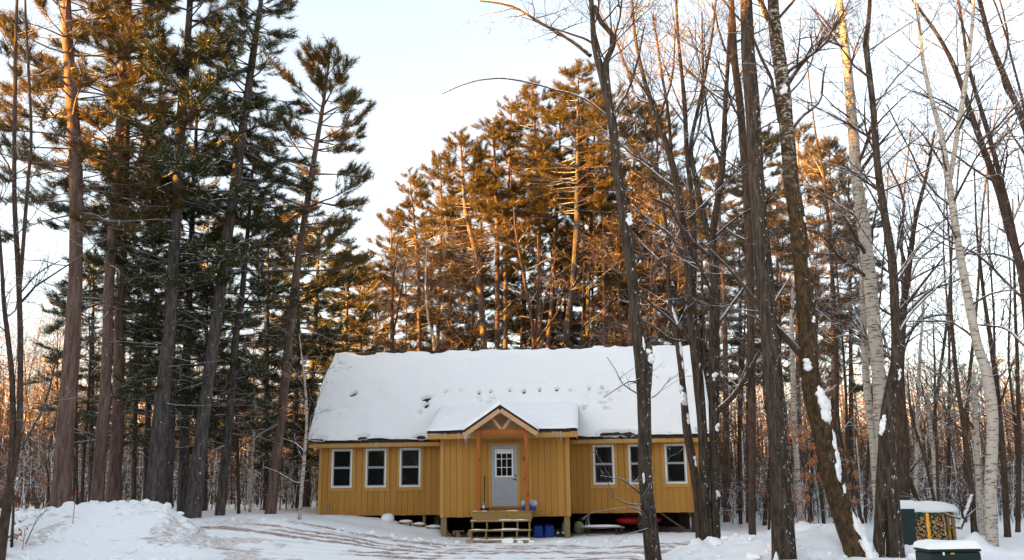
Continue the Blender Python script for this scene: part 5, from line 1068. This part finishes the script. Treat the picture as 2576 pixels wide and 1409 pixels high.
for k, (x, z, r) in enumerate(placed):
    key = (round(float(r), 3), k % 3)
    if key not in lm: lm[key] = log_mesh(r, k)
    o = link('firewood_log', lm[key], None, (x, FY + rl.uniform(-0.03, 0.05), z)); o.rotation_euler = (0, rl.uniform(0, 6.28), rl.normal(0, 0.05))
    tag(o, 'cut log with pale end in the snow capped firewood rack', 'log', 'logs stacked in the firewood rack')

# ---------------------------------------------------------------- utility box, stakes
ub = at(2400, 1381, 18.6)
ubx0, ubx1 = at(2337, 1381, 18.6)[0], at(2466, 1381, 18.6)[0]; ug = -0.35
box_t = tag(empty('utility_box', (ub[0], 18.6, ug)), 'dark green utility box with snow on top at the lower right', 'utility box')
def ubp(name, mat, x0, x1, y0, y1, z0, z1, bev=0.02): return bpart(name, box_t, M[mat], (x0 - ub[0], x1 - ub[0], y0, y1, z0 - ug, z1 - ug), bev=bev)
ubp('cabinet', 'green', ubx0, ubx1, 0, 0.7, ug, ub[2] - 0.06, 0.025); ubp('lid', 'green', ubx0 - 0.012, ubx1 + 0.012, -0.015, 0.72, ub[2] - 0.055, ub[2] + 0.0, 0.02)
def ustk(name, mat, xa, ya, xb, yb):
    p, q = at(xa, ya, 18.58), at(xb, yb, 18.58); ubp(name, mat, p[0], q[0], -0.024, -0.003, q[2], p[2], 0.002)
ustk('white_label', 'white', 2371, 1389, 2376, 1397); ustk('orange_sticker', 'orange', 2390, 1391, 2401, 1394); ustk('small_sticker', 'rust', 2354, 1382.5, 2360, 1384.5)
b = Buf(); n, m = 34, 16; V = []
for x in np.linspace(ubx0 - 0.03, ubx1 + 0.04, n):
    for y in np.linspace(-0.04, 0.75, m):
        u = (x - ubx0 + 0.03) / (ubx1 - ubx0 + 0.07); e = max(0, min(1, u / 0.1, (1 - u) / 0.12, (y + 0.04) / 0.12, (0.75 - y) / 0.12))
        V.append((x - ub[0], y, ub[2] + 0.002 - ug + 0.15 * math.sqrt(1 - (1 - e) ** 2) * (0.8 + 0.5 * float(fbm(x * 3, y * 3, 3)) - 0.15)))
i, j = np.meshgrid(np.arange(n - 1), np.arange(m - 1), indexing='ij'); b.add(V, q=np.stack([i * m + j, (i + 1) * m + j, (i + 1) * m + j + 1, i * m + j + 1], -1).reshape(-1, 4)); link('snow_cap', b.mesh('snow_cap', [M['snow']]), box_t)
p = at(2331, 1291, 20.2); g = gz(p[0], 20.2)
st = tag(empty('marker_stake', (p[0], 20.2, g)), 'yellow marker stake in front of the firewood rack', 'stake')
b = Buf(); box(b, -0.028, 0.028, -0.014, 0.014, -0.3, p[2] - g - 0.06); me = b.mesh('shaft', [M['yellow']], smooth=False); bevelled(me, 0.006); link('shaft', me, st)
b = Buf(); box(b, -0.030, 0.030, -0.016, 0.016, p[2] - g - 0.06, p[2] - g); me = b.mesh('cap', [M['orange']], smooth=False); bevelled(me, 0.006); link('cap', me, st)
for lab, x, ya, yb, Y in (('thin red and white driveway marker on the left snowbank', 190, 1232, 1330, 23.2), ('thin red marker at the far left edge of the snowbank', 22, 1300, 1335, 23.6), ('thin red wire marker leaning by the dead stalk', 62, 1330, 1392, 22.4)):
    t_ = at(x, ya, Y); g = gz(t_[0], Y); s_ = tag(empty('driveway_marker', (t_[0], Y, g)), lab, 'marker')
    h = max(0.25, t_[2] - g)
    for q0, q1, mm, nm in ((-0.2, h * 0.55, 'stakered', 'lower_rod'), (h * 0.55, h * 0.82, 'grey', 'reflective_sleeve'), (h * 0.82, h, 'stakered', 'tip')):
        b = Buf(); tube(b, [(0.02 * q0, 0, q0), (0.02 * q1, 0, q1)], [0.009, 0.009], 6); link(nm, b.mesh(nm, [M[mm]]), s_)
# dead stalk in the bank
b = Buf(); rg2 = np.random.default_rng(3); P = np.array([at(x, y, 22.6) for x, y in ((58, 1392), (72, 1352), (85, 1322), (96, 1302), (112, 1286), (128, 1276))]); P[0, 2] = gz(P[0, 0], 22.6) - 0.1
P, R = spline(P, np.linspace(0.014, 0.004, 6), 0.1); tube(b, P, R, 5); spur(rg2, b, P, R, dict(seg=0.12, wob=0.15, trop=0.02, dens=3, ang=(30, 60)), -9, 8, (0.12, 0.45), 1, (0, 60), (0.4, 0.6))
base = P[0].copy(); tag(link('dead_stalk', b.mesh('dead_stalk', [M['thin']], base), None, tuple(base)), 'bent dead stalk poking out of the left snowbank', 'stalk')
# snow topped stumps behind the left bank
for x, y, lab in ((50, 1296, 'snow capped stump at the far left behind the snowbank'), (88, 1290, 'snow capped stump nearer the leftmost thick pine')):
    p = at(x, y, 25.3); g = p[2] - 0.22; r_ = tag(empty('stump', (p[0], 25.3, g)), lab, 'stump')
    pmesh('wood', r_, M['logbark'], lambda b: tube(b, [(0, 0, -0.6), (0, 0, 0), (0, 0, 0.2)], [0.24, 0.2, 0.17], 12)); pmesh('snow_cap', r_, M['snow'], lambda b: blob(b, (0, 0, 0.22), ((0.25, 0, 0), (0, 0.24, 0), (0, 0, 0.10)), x, amp=0.15))

# ---------------------------------------------------------------- things about the cabin
def jug(x, b_, lab):
    t_ = hthing('jerry_can', x, b_, gz(*HW(x, b_, 0)[:2]) - 0.01, lab, 'jerry can', 'blue jerry cans under the entry')
    pmesh('body', t_, M['blue'], lambda b: box(b, -0.15, 0.15, -0.17, 0.17, 0, 0.40), False); bevelled(t_.children[0].data, 0.05)
    pmesh('neck', t_, M['blue'], lambda b: lathe(b, (0.02, 0, 0.38), [(0, 0.06), (0.07, 0.045), (0.07, 0)]))
    pmesh('cap', t_, M['white'], lambda b: lathe(b, (0.02, 0, 0.45), [(0, 0), (0, 0.05), (0.05, 0.05), (0.06, 0)])); pmesh('handle', t_, M['black'], lambda b: tube(b, [(-0.12, 0, 0.40), (-0.1, 0, 0.46), (0.0, 0, 0.47), (0.03, 0, 0.42)], [0.014] * 4, 6))
jug(1.02, 0.42, 'blue jerry can with white cap nearest the porch steps'); jug(1.36, 0.50, 'blue jerry can with white cap nearer the entry pier')
kx = hthing('sled', 4.35, 2.95, 0.12, 'long red plastic sled lying in the dark under the right wing', 'sled')
def hull(b):
    s = np.linspace(-1, 1, 25); r = 0.17 * np.clip(1 - np.abs(s) ** 5, 0.02, 1); tube(b, np.stack([s * 0.80, 0 * s, 0.32 + 0 * s + 0.02 * s ** 4], -1), r[:, None] * np.array([1, 1, 0.95, 0.8, 0.65, 0.62, 0.65, 0.8, 0.95, 1])[None] * 0.9, 10)
pmesh('hull', kx, M['red'], hull); pmesh('rim', kx, M['rust'], lambda b: tube(b, [(-0.5, -0.02, 0.5), (-0.3, -0.1, 0.51), (0.3, -0.1, 0.51), (0.5, -0.02, 0.5)], [0.012] * 4, 6))
bt = hthing('sawhorse', 4.35, 2.95, 0.0, 'low dark timber cradle carrying the red sled', 'timber')
for x in (-0.6, 0.6): pmesh('bearer', bt, M['dark'], lambda b: box(b, x - 0.05, x + 0.05, -0.3, 0.3, -0.02, 0.26), False)
# plank heap with snow
def plank(x, b_, z, L, w, lab, rz=0.0):
    t_ = hthing('plank', x, b_, z, lab, 'plank', 'snowy planks by the cabin'); t_.rotation_euler = (0, 0, -YAW + rz)
    pmesh('board', t_, M['pier'], lambda b: box(b, -L / 2, L / 2, -w / 2, w / 2, 0, 0.035), False); pmesh('snow_cap', t_, M['snow'], lambda b: blob(b, (0, 0, 0.045), ((L * 0.45, 0, 0), (0, w * 0.5, 0), (0, 0, 0.06)), x * 3 + 1, amp=0.12, nu=30))
    for s in (-1, 1): pmesh('support', t_, M['dark'], lambda b: box(b, s * L * 0.32 - 0.02, s * L * 0.32 + 0.02, -w * 0.35, w * 0.35, -0.32, -0.002), False)
plank(3.05, 1.55, 0.27, 1.5, 0.32, 'long snow covered plank before the right wing'); plank(-3.45, 1.25, 0.50, 0.5, 0.3, 'snow loaded board left of the entry, middle of three', 0.1)
plank(-2.98, 1.2, 0.42, 0.42, 0.3, 'snow loaded board next to the entry pier on the left', -0.1); plank(-2.45, 1.0, 0.34, 0.5, 0.3, 'snow topped low bench tucked beside the entry corner')
bl = hthing('snow_ball', -4.1, 1.45, 0.60, 'round snow capped boulder beside the left wing', 'boulder'); pmesh('stone', bl, M['rock'], lambda b: blob(b, (0, 0, -0.02), ((0.19, 0, 0), (0, 0.17, 0), (0, 0, 0.17)), 5)); pmesh('snow_cap', bl, M['snow'], lambda b: blob(b, (0, -0.01, 0.05), ((0.22, 0, 0), (0, 0.20, 0), (0, 0, 0.16)), 9, amp=0.1))
ch = hthing('plastic_tub', 2.3, 1.7, 0.12, 'pale green rounded plastic tub right of the entry pier', 'tub'); pmesh('shell', ch, M['palegreen'], lambda b: blob(b, (0, 0, 0.16), ((0.18, 0, 0), (0, 0.15, 0), (0, 0, 0.20)), 2, amp=0.1)); pmesh('spout', ch, M['palegreen'], lambda b: tube(b, [(0.1, -0.1, 0.2), (0.35, -0.1, 0.17)], [0.03, 0.025], 6))
wc = hthing('wheel_cart', 1.72, 0.55, 0.05, 'small two wheeled cart beside the right entry pier', 'cart')
for dx in (0.0, 0.16):
    aa = np.linspace(0, 2 * math.pi, 17); pmesh('wheel', wc, M['black'], lambda b: tube(b, np.stack([-0.08 + dx + 0 * aa + 0.10 * np.cos(aa), -0.05 + 0.04 * np.sin(aa) + dx * 0.3, 0.13 + 0.10 * np.sin(aa)], -1), np.full(17, 0.025), 6, ref=np.array([0, 1., 0]))); pmesh('hub', wc, M['white'], lambda b: blob(b, (-0.08 + dx, -0.06 + dx * 0.3, 0.13), ((0.04, 0, 0), (0, 0.02, 0), (0, 0, 0.04)), 3, amp=0.05))
pmesh('bin', wc, M['grey'], lambda b: blob(b, (0.16, 0.1, 0.30), ((0.13, 0, 0), (0, 0.13, 0), (0, 0, 0.20)), 4, amp=0.1))
for k, (x, bb, L) in enumerate(((-1.85, 0.55, 0.35), (-1.6, 0.7, 0.5), (-1.2, 0.6, 0.4), (-1.75, 0.75, 0.3))):
    t_ = link('split_log', log_mesh(0.07 + 0.015 * (k % 3), 50 + k), None, tuple(HW(x, bb - 0.1, 0.10 + 0.03 * k))); t_.rotation_euler = (0, 0.4 * k, 0.7 - 0.5 * k); tag(t_, 'split log lying in the dark under the entry left of the steps', 'log', 'loose logs under the entry')
# broken lumps of ploughed snow on the banks and beside the drive
def chunks():
    rng = np.random.default_rng(8); b = Buf(); n = 0
    while n < 420:
        if rng.random() < 0.55: x, y = rng.uniform(-15, -7.5), rng.uniform(21.5, 25)
        elif rng.random() < 0.6: x, y = rng.uniform(3.0, 10.5), rng.uniform(21.3, 24)
        else: x, y = rng.uniform(-9, 4), rng.uniform(27.2, 28.6)
        r = abs(rng.normal(0, 0.045)) + 0.025; a = rng.uniform(0, 6.28); c, s = math.cos(a), math.sin(a)
        blob(b, (x, y, gz(x, y) + r * 0.2), (np.array([c, s, 0]) * r * rng.uniform(1, 1.9), np.array([-s, c, 0]) * r, np.array([0, 0, r * rng.uniform(0.5, 0.9)])), n * 1.7, amp=0.5, nu=8, nv=6, f=1.5); n += 1
    tag(link('snow_lumps', b.mesh('snow_lumps', [M['snow']], smooth=False)), 'broken lumps of ploughed snow along the drive', 'snow', kind='stuff')
chunks()
# on the deck
br = hthing('push_broom', -0.58, -0.95, 0.926, 'dark long handled push broom leaning beside the door', 'broom'); pmesh('handle', br, M['black'], lambda b: tube(b, [(0.02, 0, 0.05), (-0.02, 0.35, 0.55), (-0.06, 0.80, 1.05)], [0.016, 0.016, 0.020], 8)); pmesh('head', br, M['black'], lambda b: box(b, -0.16, 0.16, -0.04, 0.04, 0.04, 0.09), False); pmesh('bristles', br, M['dark'], lambda b: box(b, -0.15, 0.15, -0.035, 0.035, 0.0, 0.039), False)
gn = hthing('garden_gnome', -0.56, -1.18, 0.926, 'little garden gnome with grey pointed hat on the porch deck', 'gnome'); pmesh('coat', gn, M['rust'], lambda b: lathe(b, (0, 0, 0), [(0, 0.0), (0, 0.055), (0.08, 0.055), (0.13, 0.035), (0.14, 0)])); pmesh('head', gn, M['skin'], lambda b: blob(b, (0, -0.005, 0.155), ((0.034, 0, 0), (0, 0.034, 0), (0, 0, 0.034)), 1, amp=0.03)); pmesh('beard', gn, M['white'], lambda b: blob(b, (0, -0.04, 0.12), ((0.035, 0, 0), (0, 0.018, 0), (0, 0, 0.045)), 2, amp=0.1)); pmesh('hat', gn, M['grey'], lambda b: lathe(b, (0, 0, 0.17), [(0, 0.042), (0.03, 0.038), (0.09, 0.018), (0.15, 0.002)]))
cn = hthing('drink_can', -0.66, -1.56, 0.662, 'small red and white can standing on the top step', 'can'); pmesh('can_body', cn, M['stakered'], lambda b: lathe(b, (0, 0, 0), [(0, 0), (0, 0.03), (0.075, 0.032)])); pmesh('can_top', cn, M['white'], lambda b: lathe(b, (0, 0, 0.075), [(0, 0.032), (0.03, 0.03), (0.035, 0.025), (0.035, 0)]))
cr = hthing('storage_tub', 0.80, -0.62, 0.926, 'blue storage tub with frosty cloths beside the right porch post', 'tub')
pmesh('tub', cr, M['blue'], lambda b: (box(b, -0.22, 0.22, -0.2, 0.2, 0, 0.20)), False); bevelled(cr.children[0].data, 0.02)
for k, x in enumerate((-0.17, -0.04, 0.10, 0.19)): pmesh('cloth', cr, M['cloth'], lambda b: blob(b, (x, -0.16, 0.20), ((0.07, 0, 0), (0, 0.07, 0), (0, 0, 0.10)), k + 3, amp=0.4))
